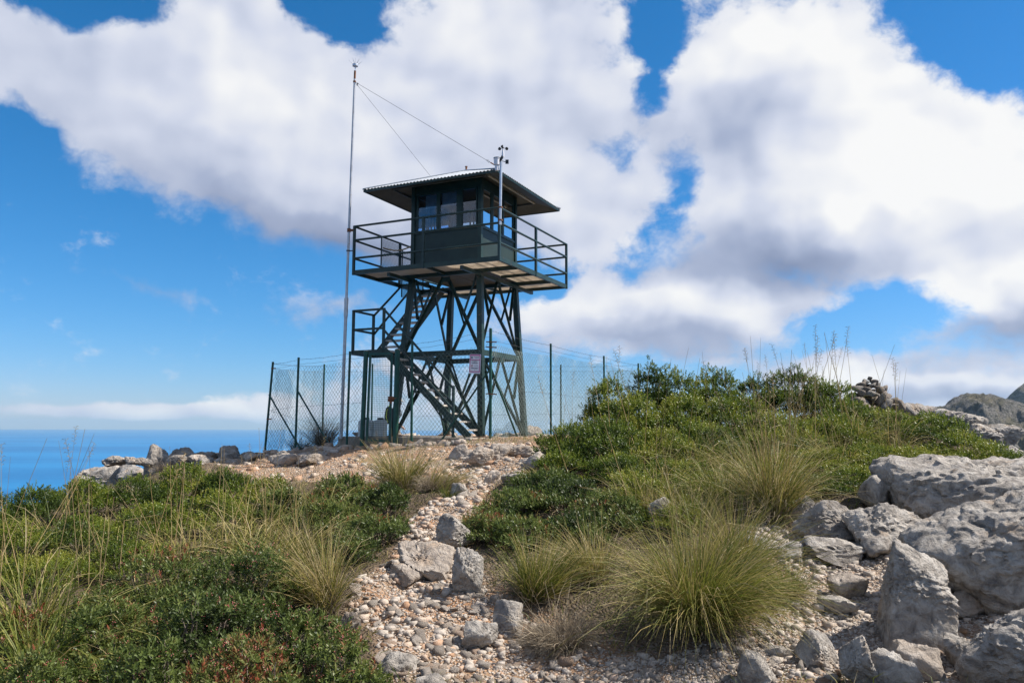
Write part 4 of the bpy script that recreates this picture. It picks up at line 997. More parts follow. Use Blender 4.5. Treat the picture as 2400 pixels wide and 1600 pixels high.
def rock(x0, x1, yt, yb, label, seed, sub=4, depth=0.9, rot=0.0, tilt=(0,0), mat='rock', np_=14, p=16, amp=0.08, fine=0.055, groove=0, sharp=None, sink=0.22, name='boulder', cat='rock', d=None, group=RG):
    """a rock that fills the picture box x0..x1, yt..yb when it stands on the ground at its foot"""
    xc = (x0+x1)/2
    if d is None: g_ = hit(xc, yb); d = g_[1]
    lo, hi = P(xc, yb, d), P(xc, yt, d); w = (x1-x0)/F*math.hypot(d, d*(xc-1176)/F)*0.985; h = hi[2]-lo[2]
    hh = h*(1+sink)/2; dims = (w/2, w/2*depth, hh)
    V, f = rock_geo(seed, sub, dims, np_, p, amp, fine, groove, sharp)
    E = Matrix.Rotation(R_(rot), 3, 'Z') @ Matrix.Rotation(R_(tilt[0]), 3, 'X') @ Matrix.Rotation(R_(tilt[1]), 3, 'Y'); V = V@np.array(E).T
    # fit the outline again after turning
    sx = w/(V[:,0].max()-V[:,0].min()); sz = h*(1+sink)/(V[:,2].max()-V[:,2].min()); V = V*np.array([sx, (sx+1)/2, sz])
    V[:,0] -= (V[:,0].max()+V[:,0].min())/2; V[:,2] -= V[:,2].max()
    cy = d + depth*w*0.30
    base = np.array([lo[0]*cy/d, cy, hi[2]*1.0])
    me = np_mesh(name, V, f, M[mat], sub >= 4)
    if sub >= 4: me.set_sharp_from_angle(angle=R_(50))
    o = link(bpy.data.objects.new(name, me)); o.location = base
    return tag(o, label, cat, group)
rock(2046,2560,1049,1235,'huge pale limestone slab at right edge, upper one of two',11,6,0.9,0,(0,-3),np_=8,p=9,amp=0.075,fine=0.024,sharp=[(0.05,-.35,1,.60),(-.75,-.5,.35,.80),(-.1,-.95,.1,.86)],sink=0.7)
rock(2138,2680,1112,1432,'huge rounded limestone slab at right edge, lower one of two',12,6,0.55,0,(0,-6),np_=8,p=8,amp=0.07,fine=0.02,groove=0.014,sharp=[(-.52,-.35,.85,.50),(-.8,-.5,.3,.78),(0.05,-1,.1,.8)],sink=0.12)
rock(2030,2192,1244,1487,'tall wedge shaped limestone rock leaning beside the big slabs',13,6,0.62,-6,(8,-6),np_=5,p=20,amp=0.05,fine=0.03,sharp=[(-.97,.05,.24,.40),(.70,-.30,.62,.36),(.1,-.95,.5,.46)],sink=0.1)
rock(1955,2135,1158,1272,'grey angular boulder wedged under the upper big slab',14,5,0.8,12,amp=0.06,sharp=[(-.6,-.4,.7,.66)])
rock(1828,1985,1150,1243,'dark grey lichen covered boulder left of the big slabs',15,5,0.6,-10,(0,14),amp=0.05,sharp=[(.2,-.8,.55,.6)],mat='rockdark')
rock(1972,2055,1087,1180,'knobbly pale boulder under the shrubs by upper slab',16,4,0.9,20,amp=0.09)
rock(1806,1888,1138,1200,'white fractured rock at foot of the tall stalk tussock',17,4,0.8,0,(0,20),amp=0.10)
rock(1845,1990,1232,1292,'low pale flat rock at the top of the gravel patch',18,4,0.7,8,(0,10),amp=0.07)
rock(1700,1790,1228,1275,'pale rock half hidden behind the big foreground tussock',19,4,0.8,0,amp=0.08)
rock(1785,1850,1245,1290,'small pale rock right of the big foreground tussock',20,4,0.9,30,amp=0.08)
rock(2225,2450,1402,1600,'smooth grey boulder in the bottom right corner',21,5,0.8,0,(0,-22),p=6,amp=0.05,groove=0.012,sink=0.1)
rock(1935,2030,1462,1600,'sharp upright limestone fang at bottom edge',22,5,0.7,10,(4,6),np_=7,p=20,sharp=[(-.8,-.2,.45,.5),(.75,-.35,.5,.52)],amp=0.05,sink=0.05)
rock(2005,2090,1500,1605,'grey slanting rock beside the upright fang at bottom edge',23,4,0.8,-15,(0,25),amp=0.06,sink=0.05)
rock(1835,1925,1456,1548,'pale faceted rock in the gravel left of the fang',24,5,0.8,22,(10,0),np_=8,p=20,amp=0.04)
rock(2045,2155,1478,1552,'lumpy tan limestone rock right of the fang',25,4,0.8,0,amp=0.11,mat='rockwarm')
rock(2172,2246,1462,1530,'rough block left of the corner boulder',26,4,0.9,15,amp=0.09)
rock(1695,1790,1500,1582,'pale rounded rock at bottom edge below the gravel patch',27,4,0.8,-12,amp=0.06)
rock(2178,2255,1352,1420,'small tan rock between wedge rock and lower slab',28,4,0.8,0,amp=0.08,mat='rockwarm')
rock(1905,1990,1318,1378,'small pinkish rock left of the wedge rock',29,4,0.8,10,amp=0.08,mat='rockwarm')
rock(1880,1965,1370,1412,'flat grey rock in the shade of the wedge rock',30,4,0.8,-8,amp=0.08)
rock(1740,1830,1480,1520,'flat pale rock lying in the gravel below big tussock',31,4,0.8,8,amp=0.08)
rock(1131,1202,1384,1457,'grey pitted rock standing on the path before dead tussock',32,5,0.85,10,(0,8),np_=8,p=20,amp=0.06)
rock(1062,1145,1428,1492,'pale rough rock on the path left of the pitted one',33,4,0.85,-12,amp=0.08)
rock(1037,1112,1258,1368,'upright grey boulder at right side of the path',34,5,0.7,0,(0,8),np_=9,p=20,amp=0.08,sharp=[(-.7,-.5,.3,.6)])
rock(1000,1095,1178,1272,'slanting grey slab edging the path under the shrubs',35,5,0.7,10,(0,-30),np_=8,p=20,amp=0.06)
rock(908,1045,1248,1322,'broad flat bedrock step across the path',36,5,1.0,0,(0,12),np_=8,p=20,amp=0.07,mat='rockwarm')
rock(890,975,1300,1345,'pale broken rock below the bedrock step',37,4,0.9,20,amp=0.10,mat='rockwarm')
rock(1033,1078,1108,1145,'white rounded rock where the path narrows',38,4,0.8,0,amp=0.06)
rock(1110,1150,1082,1115,'tan block standing in upper path',39,4,0.8,15,amp=0.08,mat='rockwarm')
rock(1150,1215,1085,1122,'grey flat rock at shrub edge of the upper path',40,4,0.8,-10,(0,-18),amp=0.07)
rock(1195,1262,1036,1080,'grey rounded rock at the foot of the mound by rubble',41,4,0.8,-10,amp=0.07)
rock(1060,1135,1022,1072,'large ochre rock in the rubble bank below the fence corner',42,5,0.8,0,amp=0.10,mat='rockwarm')
rock(1118,1178,1016,1060,'rounded ochre rock topping the rubble bank',43,4,0.8,20,amp=0.10,mat='rockwarm')
rock(1030,1080,1018,1052,'ochre rock at left end of the rubble bank',44,4,0.8,-20,amp=0.10,mat='rockwarm')
rock(1165,1235,1022,1052,'broad tan rock over a red soil hollow',45,4,0.8,10,amp=0.08,mat='rockwarm')
rock(865,960,1500,1560,'sloping grey rock at bottom left of the path',46,4,0.8,15,(0,12),amp=0.06)
rock(780,828,1403,1446,'white rock peeping out beside the straw tussock',47,4,0.8,0,amp=0.08)
rock(955,1030,1552,1610,'white flat rock cut by the bottom edge on the path',48,4,1.0,0,amp=0.07,sink=0.05)
rock(1488,1545,1140,1212,'pale rock face showing through grass behind big tussock',49,4,0.7,0,amp=0.07)
# crest of the left ridge
LR = 'rocks along the left crest'
for i, (x0,x1,yt,yb,lb) in enumerate([(336,388,1019,1062,'rounded grey boulder highest on the left crest'),(384,446,1026,1066,'dark weathered boulder right of the highest crest boulder'),(440,500,1036,1066,'low jagged rock in the middle of the left crest'),
        (498,556,1022,1066,'dark domed boulder toward the fence on left crest'),(545,612,1036,1066,'flat grey rock between domed boulder and fence post'),(180,282,1064,1110,'pale layered outcrop at far left end of the crest'),
        (276,345,1062,1104,'low pale outcrop below the highest crest boulder'),(612,690,1040,1066,'pale rubble rock at foot of the leftmost fence post'),(680,772,1040,1062,'long tan rock at foot of the fence brace')]):
    rock(x0,x1,yt,yb,lb,60+i,4,0.8,i*17,(0,(i%3-1)*10),amp=0.09,sink=0.8,group=LR,d=16.6 if i < 5 else None,mat='rockdark' if i < 5 else 'rock' if i < 7 else 'rockwarm')
for i in range(14):
    px = [300,322,455,470,575,590,640,655,705,730,246,262,520,410][i]; w_ = 14+(i*13)%16; yb = 1062+(i*7)%9 if px < 560 else 1056+(i*5)%8
    rock(px-w_,px+w_,yb-14-(i*5)%12,yb,None,160+i,4,0.8,i*31,amp=0.10,group=None,cat=None,name='stone',d=16.0 if px < 560 else None,mat='rockdark' if i % 2 else 'rockwarm').parent = ground
# behind the tower
BT = 'rocks on the brink behind the tower'
for i, (x0,x1,yt,yb,lb) in enumerate([(1190,1246,976,1012,'pale peaked rock by the right rear tower leg'),(948,1000,1000,1020,'low pale rock seen under the stair through the fence'),(1002,1052,984,1012,'pale rock behind the foot of the lower stair'),(1140,1195,992,1012,'low tan rock between tower legs and peaked rock'),
        (810,845,992,1006,'brown rock on the slab left of the gate'),(905,960,994,1012,'low brown rock behind the right gate post')]):
    rock(x0,x1,yt,yb,lb,80+i,4,0.8,i*23,amp=0.11,group=BT,d=[19.2,20.5,20.8,18.6,18.3,20.4][i],mat='rockwarm')
# rocks on the right-hand crest
RC = 'rocks along the right crest'
for i, (x0,x1,yt,yb,d,rot,lb) in enumerate([(2070,2132,924,962,14.4,0,'low brown rocks right of the cairn'),(2125,2196,938,985,14.0,10,'pale slab on the right crest below the cairn'),(2170,2262,942,1000,13.6,20,'layered pale outcrop on the right crest'),(2190,2300,968,1030,13.2,0,'broad pale block under the layered outcrop'),
        (2266,2336,972,1036,13.4,-20,'smooth grey slab tilted up on right crest'),(2290,2356,1022,1064,12.4,0,'orange stained rock low on the right crest'),(2330,2400,1040,1080,11.8,0,'small brown rock at right edge above the shrubs'),(2110,2150,930,958,14.6,0,'small round rock between cairn and pale slab')]):
    rock(x0,x1,yt,yb,lb,90+i,5 if i in (1,2,3,4) else 4,0.8,rot,(0,(-1)**i*12),amp=0.07 if i != 4 else 0.03,group=RC,d=d)

# cairn: a pile of single stones
cg = P(2000, 925, 14.3); cz = g1(cg[0], cg[1]); cairn = thing('cairn', (cg[0], cg[1], cz), 'cairn of piled pale stones on top of the right crest', 'cairn')
ctop = float(P(2000, 868, 14.3)[2]); crg = np.random.default_rng(55)
CST = [np_mesh('stone', *rock_geo(240+k, 3, (1.0, 0.85, 0.68), 10, 24, 0.12), M['rockwarm' if k % 3 else 'rock']) for k in range(8)]
CH = ctop-cz; rows = [(0.0, 0.44, 11), (0.2, 0.36, 9), (0.38, 0.26, 8), (0.55, 0.20, 6), (0.70, 0.13, 4), (0.83, 0.06, 2), (0.95, 0.01, 1)]; ci = 0
for t, rad_, n_ in rows:
    for k in range(n_+(3 if t < 0.5 else 0)):
        a = 2*math.pi*k/n_+crg.uniform(-.3,.3); rr = rad_*(crg.uniform(.75,1.05) if k < n_ else crg.uniform(0,.5)); s_ = crg.uniform(0.075,0.125)*(1.25 if t < 0.3 else 1.0 if t < 0.8 else 0.8)
        o = link(bpy.data.objects.new('stone', CST[ci % 8]), cairn); ci += 1
        o.location = (rr*math.cos(a)*1.15, rr*math.sin(a), t*CH+crg.uniform(-.02,.02)+0.03); o.rotation_euler = (crg.normal(0,.3), crg.normal(0,.3), crg.uniform(0,6.28)); o.scale = (s_*1.15, s_, s_*crg.uniform(.75,1.1))

# ------------------------------------------------------------------ stones and gravel on the ground
def hull(seed, n=13, flat=0.62):
    rg = np.random.default_rng(seed); v = rg.normal(size=(n, 3)); v /= np.linalg.norm(v, axis=1, keepdims=True); v *= rg.uniform(0.75, 1.0, (n,1)); v *= np.array([1, rg.uniform(.65,.95), flat*rg.uniform(.8,1.2)])
    bm = bmesh.new(); [bm.verts.new(q) for q in v]; r = bmesh.ops.convex_hull(bm, input=bm.verts)
    bmesh.ops.delete(bm, geom=[e for e in r['geom_interior'] if isinstance(e, bmesh.types.BMVert)], context='VERTS')
    bmesh.ops.triangulate(bm, faces=bm.faces); bm.verts.index_update()
    V = np.array([x.co[:] for x in bm.verts]); f = np.array([[x.index for x in p.verts] for p in bm.faces]); bm.free(); return V, f
def shard(seed):
    rg = np.random.default_rng(seed); c = np.array([(a, b_, c_) for a in (-1,1) for b_ in (-1,1) for c_ in (-1,1)], float)*np.array([0.85, rg.uniform(.5,.75), rg.uniform(.32,.6)])+rg.normal(0, .17, (8,3))
    bm = bmesh.new(); [bm.verts.new(q) for q in c]; r = bmesh.ops.convex_hull(bm, input=bm.verts)
    bmesh.ops.delete(bm, geom=[e for e in r['geom_interior'] if isinstance(e, bmesh.types.BMVert)], context='VERTS'); bmesh.ops.triangulate(bm, faces=bm.faces); bm.verts.index_update()
    V = np.array([x.co[:] for x in bm.verts]); f = np.array([[x.index for x in p.verts] for p in bm.faces]); bm.free(); return V, f
HULLS = [hull(300+k, 10, 0.6) for k in range(5)]+[shard(320+k) for k in range(12)]; HS = [hull(340+k, 9) for k in range(4)]+[shard(350+k) for k in range(7)]
STM = [np_mesh('stone', *h, M['stone']) for h in HULLS]
def scatter(poly, n, dens_far=1.0):
    pl = np.array(poly); lo, hi = pl.min(0), pl.max(0); out = []
    while len(out) < n:
        q = RNG.uniform(lo, hi, (4*n, 2)); q = q[inpoly(q[:,0], q[:,1], poly)]
        keep = RNG.uniform(0, 1, len(q)) < np.clip((5.5/np.maximum(q[:,1], 4.5))**dens_far, 0.02, 1)
        out += list(q[keep])
    return np.array(out[:n])
big = []; small = []
for poly, nb, ns, s0, s1, tw in ((WP, 3000, 9000, 0.010, 0.055, (0.25,0.98)), (WG, 1900, 9500, 0.010, 0.045, (0.2,0.72)), (WR, 420, 900, 0.02, 0.09, (0.5,0.97))):
    q = scatter(poly, nb, 0.9 if poly is not WR else 0.0); sz = s0+(s1-s0)*np.where(RNG.uniform(0,1,nb) < 0.10, RNG.uniform(0.2,1.0,nb), RNG.power(0.30, nb))
    big += [(x, y, s, RNG.uniform(*tw)) for (x, y), s in zip(q, sz)]
    q = scatter(poly, ns, 1.2 if poly is not WR else 0.2); sz = RNG.uniform(0.005, 0.013, ns)*(1 if poly is not WR else 1.8)
    small += [(x, y, s, RNG.uniform(*tw)) for (x, y), s in zip(q, sz)]
# stray stones along the brink and under the shrubs' edges
for k in range(260):
    x, y = RNG.uniform(-6.5, 2.2), RNG.uniform(16.5, 22); big.append((x, y, RNG.uniform(0.03, 0.14), RNG.uniform(0.1, 0.9)))
for k in range(60):
    q = TW(-1.95-RNG.uniform(0,.45), RNG.uniform(-1.35,2.3), 0); big.append((q[0], q[1], RNG.uniform(0.04,0.13), RNG.uniform(0.4,0.95)))
for k in range(46):
    q = scatter(WP, 1, 0.6)[0]; big.append((q[0], q[1], RNG.uniform(0.04,0.075)*q[1]/8.0, RNG.uniform(0.2,0.9)))
def on_slab(x, y):
    dq = np.array([x, y])-TC; return -1.88 < dq@eR < 1.38 and -1.28 < dq@eL < 2.1
big = [b_ for b_ in big if not on_slab(b_[0], b_[1])]
big.sort(key=lambda b_: -b_[2]/b_[1])
bx = np.array(big); bz = G(bx[:,0], bx[:,1])
ANG = [np_mesh('stone', *rock_geo(900+k, 3, (1.0, 0.8, 0.62), 9, 26, 0.10), M['stone']) for k in range(10)]
for i in range(300):
    x, y, s, t = bx[i]
    o = bpy.data.objects.new('stone', ANG[i % 10] if i % 3 == 0 else STM[i % len(STM)]); link(o, ground); o.location = (x, y, bz[i]+s*0.05)
    o.rotation_euler = (RNG.normal(0,0.25), RNG.normal(0,0.25), RNG.uniform(0,6.28)); o.scale = (s, s*RNG.uniform(.8,1.1), s*RNG.uniform(.75,1.15))
def join_stones(rows, zs, lib, name):
    VV = []; FF = []; T = []; nb = 0
    for (x, y, s, t), z in zip(rows, zs):
        V, f = lib[RNG.integers(len(lib))]; a = RNG.uniform(0, 6.28); c, sn = math.cos(a), math.sin(a); tx_ = RNG.normal(0, .25)
        R3 = np.array([[c,-sn,0],[sn,c,0],[0,0,1]]) @ np.array([[1,0,0],[0,math.cos(tx_),-math.sin(tx_)],[0,math.sin(tx_),math.cos(tx_)]])
        q = (V*s)@R3.T + np.array([x, y, z+s*0.06]); VV.append(q); FF.append(f+nb); nb += len(V); T.append(np.full(len(V), t))
    o = link(bpy.data.objects.new(name, np_mesh(name, np.vstack(VV), np.vstack(FF), M['gravel'], False, tint=np.concatenate(T))), ground); o['kind'] = 'stuff'
    return o
sm = np.array(small); rest = bx[300:]
allr = np.vstack([rest, sm]); allz = G(allr[:,0], allr[:,1])
nr_ = len(rest)
join_stones(np.vstack([rest]), allz[:nr_], HULLS, 'small_stones'); join_stones(sm, allz[nr_:], HS, 'gravel')

# ------------------------------------------------------------------ plants
def sprigs(pos, axis_, nleaf, slen, llen, lw, rg, tint):
    """pos, axis_ (n,3): leafy twig tips -> diamond leaves (n*nleaf quads)"""
    n = len(pos); k = np.arange(nleaf)
    ref = np.where(np.abs(axis_[:,2:3]) > 0.9, [[1.,0,0]], [[0,0,1.]]); u = unit(np.cross(axis_, ref)); v = np.cross(axis_, u)
    t = (k+0.5)/nleaf; ang = k*2.39996+rg.uniform(0, 6.28, (n,1)); phi = (1.15-0.75*t)[None,:]+rg.normal(0, .18, (n, nleaf))
    rad = u[:,None,:]*np.cos(ang)[...,None]+v[:,None,:]*np.sin(ang)[...,None]
    d = axis_[:,None,:]*np.cos(phi)[...,None]+rad*np.sin(phi)[...,None]
    sl = slen*rg.uniform(.7, 1.25, (n,1,1)); b_ = pos[:,None,:]+axis_[:,None,:]*sl*t[None,:,None]
    L = llen*rg.uniform(.7, 1.2, (n, nleaf, 1)); side = unit(np.cross(d, axis_[:,None,:]+1e-3)); nrm = np.cross(side, d)
    mid = b_+d*L*0.5+nrm*L*0.06
    Q = np.stack([b_, mid+side*lw*0.5, b_+d*L, mid-side*lw*0.5], 2).reshape(-1, 3)
    Fq = np.arange(n*nleaf*4).reshape(-1, 4)
    T = np.clip(tint[:,None]+0.18*(t[None,:]-.5)+rg.normal(0, .07, (n, nleaf)), 0, 1)
    return Q, Fq, np.repeat(T.ravel(), 4)
def lobe_points(lobes, n, rg, depth=0.35, zmin=-0.25):
    """points through the outer part of a cluster of ellipsoids: (cx,cy,cz,rx,ry,rz)"""
    lb = np.array(lobes); area = (lb[:,3]*lb[:,4]+lb[:,3]*lb[:,5]); pr = area/area.sum(); out = []; nor = []; dep = []
    while sum(len(a) for a in out) < n:
        m = n; i = rg.choice(len(lb), m, p=pr); d = unit(rg.normal(size=(m,3))); d[:,2] = np.where(d[:,2] < zmin, -d[:,2]*0.5, d[:,2])
        k = 1-depth*rg.uniform(0, 1, m)**1.6
        lum = 1+0.20*fbm(d*2.4+lb[i,:3]*3, 3, 3)+0.10*fbm(d*6+lb[i,:3]*5, 2, 8)
        p = lb[i,:3]+d*lb[i,3:]*(k*lum)[:,None]; ok = p[:,2] > -0.02
        for j in range(len(lb)):
            e = np.sqrt((((p-lb[j,:3])/lb[j,3:])**2).sum(1)); ok &= (e > 0.66) | (i == j)
        out.append(p[ok]); nor.append(unit(d/lb[i,3:])[ok]); dep.append((1-k)[ok])
    return np.vstack(out)[:n], np.vstack(nor)[:n], np.concatenate(dep)[:n]
NTRI = [0]
def shrub(px, d, wpx, ytop, label, seed, kind='heath', dens=1.0, ry=1.0, berries=0, group=None, nlobe=9, name='shrub', cat='shrub', droop=0.0, hmin=0.28):
    rg = np.random.default_rng(seed)
    top = P(px, ytop, d); x, y = top[0], d; z0 = g1(x, y)-0.02; H = max(hmin, top[2]-z0); Rr = wpx/2/F*d
    lobes = [(0,0,H*0.30,Rr*0.66,Rr*0.66*ry,H*0.52)]
    for k in range(nlobe):
        a = 2*math.pi*k/nlobe+rg.uniform(-.4,.4); rr = Rr*rg.uniform(.45,.68); s_ = rg.uniform(.26,.36); hz_ = H*rg.uniform(.36,.80)*(1.1-0.25*rr/Rr)
        lobes.append((math.cos(a)*rr, math.sin(a)*rr*ry, hz_*0.62, Rr*s_, Rr*s_*ry, hz_*0.42))
    for k in range(3):
        s_ = rg.uniform(.26,.38); lobes.append((rg.uniform(-.3,.3)*Rr, rg.uniform(-.3,.3)*Rr, H*0.68, Rr*s_, Rr*s_*ry, H*(0.24 if k else 0.32)))
    # ground under each lobe
    lobes = [(a, b_, c+float(Gb(x+a, y+b_)[0]-Gb(x, y)[0])*0.8, e, f_, g_) for a, b_, c, e, f_, g_ in lobes]
    big_ = kind == 'mastic'
    llen, lw, sl, nl = (0.042, 0.013, 0.055, 9) if big_ else (0.025, 0.0095, 0.055, 10)
    sc_ = min(1.5, max(0.85, d/8.5)); llen *= sc_; lw *= sc_*1.1; sl *= sc_
    cap_t = 1.0 if berries else 0.82
    n = int(dens*(2.6*Rr*Rr*(1+ry)/2+3.2*Rr*H)*(480 if big_ else 760)/sc_**1.5)
    pos, nor, dep = lobe_points(lobes, n, rg, 0.5)
    pos[:,2] = np.maximum(pos[:,2], 0.015)
    ax = unit(nor*0.8+np.array([0,0,0.55-droop])+rg.normal(0, .35, pos.shape))
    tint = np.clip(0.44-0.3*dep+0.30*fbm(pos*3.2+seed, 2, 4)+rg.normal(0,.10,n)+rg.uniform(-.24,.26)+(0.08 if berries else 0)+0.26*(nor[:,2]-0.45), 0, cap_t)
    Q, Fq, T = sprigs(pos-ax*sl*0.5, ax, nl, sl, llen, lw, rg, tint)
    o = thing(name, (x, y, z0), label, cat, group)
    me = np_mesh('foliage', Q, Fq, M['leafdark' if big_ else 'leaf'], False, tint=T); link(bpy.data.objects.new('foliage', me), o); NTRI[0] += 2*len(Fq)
    br = MB()
    for k in range(44 if big_ else 16):
        j = rg.integers(n); tip = pos[j]*rg.uniform(.8,1.07); c0 = np.array([rg.normal(0,.04), rg.normal(0,.04), -0.03]); mid = c0*0.4+tip*0.6+rg.normal(0,.04,3)-np.array([0,0,0.05])
        br.poly([tuple(c0), tuple(mid), tuple(tip)], [0.011, 0.006, 0.003], 4)
    bo = br.build('branches', 'bark', None); bo.parent = o
    if berries:
        bm_ = MB(); ok = np.nonzero((dep < 0.1) & (nor[:,2] > 0.05))[0]
        for j in rg.choice(ok, min(berries, len(ok)), replace=False):
            c0 = pos[j]+nor[j]*0.012
            for q in range(9):
                c = c0+rg.normal(0, .012, 3); bm_.add([(c[0]-.004,c[1],c[2]),(c[0]+.004,c[1],c[2]),(c[0],c[1]-.004,c[2]),(c[0],c[1]+.004,c[2]),(c[0],c[1],c[2]-.004),(c[0],c[1],c[2]+.004)],[(0,2,5),(2,1,5),(1,3,5),(3,0,5),(2,0,4),(1,2,4),(3,1,4),(0,3,4)])
        bo = bm_.build('berries', 'berry', None, kind='stuff'); bo.parent = o
    return o
GL = 'shrubs left of the path'; GRt = 'shrubs on the right mound'
# far row on the left slope, against the sea and the crest
for i, (px,d,w,yt,lb) in enumerate([(-30,9.6,190,1118,'dark shrub at the left edge against the sea'),(75,10.4,190,1108,'low broad shrub against the sea, second from left edge'),(190,11.2,190,1094,'dark shrub below the pale layered outcrop'),(310,11.6,180,1090,'shrub below the highest crest boulder'),(425,12.2,210,1062,'tallest rounded shrub on the left crest line'),(525,12.0,170,1074,'shrub under the domed crest boulder'),(610,11.6,150,1092,'low shrub where the left crest meets the rubble')]):
    shrub(px,d,w,yt,lb,400+i,'heath',0.95,1.0,group=GL)
for i, (px,d,w,yt,lb) in enumerate([(20,8.2,240,1190,'broad bright shrub at left edge behind the straw stalks'),(175,8.6,240,1180,'rounded shrub behind the bent straw stalks'),(330,9.2,220,1150,'dense shrub in the middle of the left slope'),(480,9.6,220,1125,'dense dark shrub left of the straw grass'),(110,7.4,260,1262,'bright low shrub beside the long arching grass'),(300,7.8,240,1236,'low shrub above the red berried mastic')]):
    shrub(px,d,w,yt,lb,420+i,'heath',0.95,1.0,group=GL)
for i, (px,d,w,yt,lb) in enumerate([(790,10.6,190,1088,'green shrub below the straw tussocks by the slab'),(880,9.9,150,1110,'shrub bulging toward the narrow part of path'),(760,9.2,210,1138,'shrub left of the path under the straw tussocks'),(865,8.6,170,1172,'dark shrub hanging over the left edge of path'),(800,8.0,180,1220,'lowest dark shrub along the left path edge'),(640,9.8,160,1120,'shrub buried in straw grass on the left slope')]):
    shrub(px,d,w,yt,lb,440+i,'mastic',0.95,1.0,group=GL)
FM = 'red berried mastic bushes in the left foreground'
for i, (px,d,w,yt,br,lb) in enumerate([(360,6.6,360,1258,60,'red berried mastic bush nearest the dense shrubs'),(560,6.5,330,1244,70,'mastic bush thick with red berries left of straw tussock'),(250,5.6,300,1372,40,'mastic bush right of the long arching grass'),(480,5.5,340,1330,60,'mastic bush in the middle of the left foreground'),(690,5.5,280,1385,40,'mastic bush below the straw tussock'),(790,5.0,230,1440,30,'mastic bush touching the path at bottom edge'),(560,4.9,330,1445,40,'mastic bush at bottom edge left of the path'),(330,4.8,300,1460,30,'mastic bush at bottom edge, second from left'),(90,4.8,330,1480,30,'mastic bush in the bottom left corner'),(60,5.9,220,1400,20,'mastic bush at left edge under the arching grass')]):
    shrub(px,d,w,yt,lb,460+i,'mastic',0.9,1.0,berries=br,group=FM)
# right mound
for i, (px,d,w,yt,lb,k) in enumerate([
  (1300,12.6,150,985,'dark shrub at the left foot of mound by the tower','heath'),(1385,11.6,230,962,'large bright yellow green shrub on left face of mound','heath'),(1300,11.2,170,1035,'shrub below the dark one at left foot of mound','heath'),
  (1395,13.6,120,872,'pointed shrub at the left shoulder of the crest','heath'),(1490,13.8,120,828,'tallest bushy top beside the last fence post','heath'),(1555,13.9,120,838,'bushy top second from the last fence post','heath'),
  (1640,14.2,130,855,'low rounded bush in the middle of mound crest','heath'),(1720,14.2,130,862,'dense bush right of the middle of the crest','heath'),(1820,13.8,170,842,'dome shaped bush on the crest among tall stalks','heath'),
  (1440,12.8,190,915,'shrub below the pointed one on left shoulder','heath'),(1560,12.8,190,905,'broad dark shrub under the bushy tops','heath'),(1680,13.0,190,905,'broad shrub under the middle of the crest','heath'),(1900,13.4,170,890,'shrub between the domed bush and the cairn','heath'),
  (1500,11.6,200,985,'bright shrub in the centre of the mound face','heath'),(1640,11.8,210,975,'shrub left of the tall straw tussock','heath'),(1790,12.0,210,960,'shrub behind the tall straw tussock','heath'),(1920,12.2,200,955,'shrub below the cairn','heath'),(2030,12.6,190,945,'bright shrub right of the cairn','heath'),
  (2140,12.2,190,965,'bright low shrub under the layered outcrop','heath'),(2230,11.4,190,1000,'low bright shrub above the upper big slab','heath'),(2320,10.8,150,1028,'last bright shrub at right edge above the slabs','heath'),
  (1430,10.4,200,1055,'shrub low on the mound right of the path','heath'),(1560,10.2,210,1060,'dark shrub behind the pale hidden rock','heath'),(1850,10.6,220,1045,'shrub above the white fractured rock','heath'),(1990,10.4,210,1035,'dark shrub above the knobbly boulder','heath'),(2110,10.2,180,1030,'dark shrub touching the upper big slab','heath'),
  (1250,10.0,170,1095,'green shrub along the right edge of the path','mastic'),(1180,9.3,170,1140,'low shrub over the slanting slab beside path','mastic'),(1120,8.4,140,1190,'shrub hanging over the upright path boulder','mastic'),(1300,9.4,200,1120,'shrub above the clump of short grass','mastic'),(1200,8.2,190,1205,'shrub behind the short green tussock','mastic'),(1330,8.2,180,1190,'shrub between the short tussock and the big one','mastic'),
  (1700,9.8,200,1085,'low dark shrub left of the tall straw tussock foot','heath'),(1965,9.3,190,1082,'low shrub between knobbly boulder and the stalks','heath'),(1885,9.0,150,1105,'lowest shrub above the dark lichened boulder','heath'),(1610,9.0,200,1108,'low shrub behind the wispy straw tussock','heath'),(1470,9.2,200,1100,'low shrub behind the thin straw tussock','heath'),(1400,8.5,190,1150,'low shrub behind the straw tussock beside the biggest','mastic'),(1560,8.2,170,1165,'low shrub right of the pale hidden rock','heath')]):
    big_m = k == 'mastic'
    shrub(px,d,w*(1.35 if big_m else 1.22),yt-(16 if big_m else 4+14*(i % 3 == 0)),lb,500+i,k,0.92,1.0,group=GRt,nlobe=7)

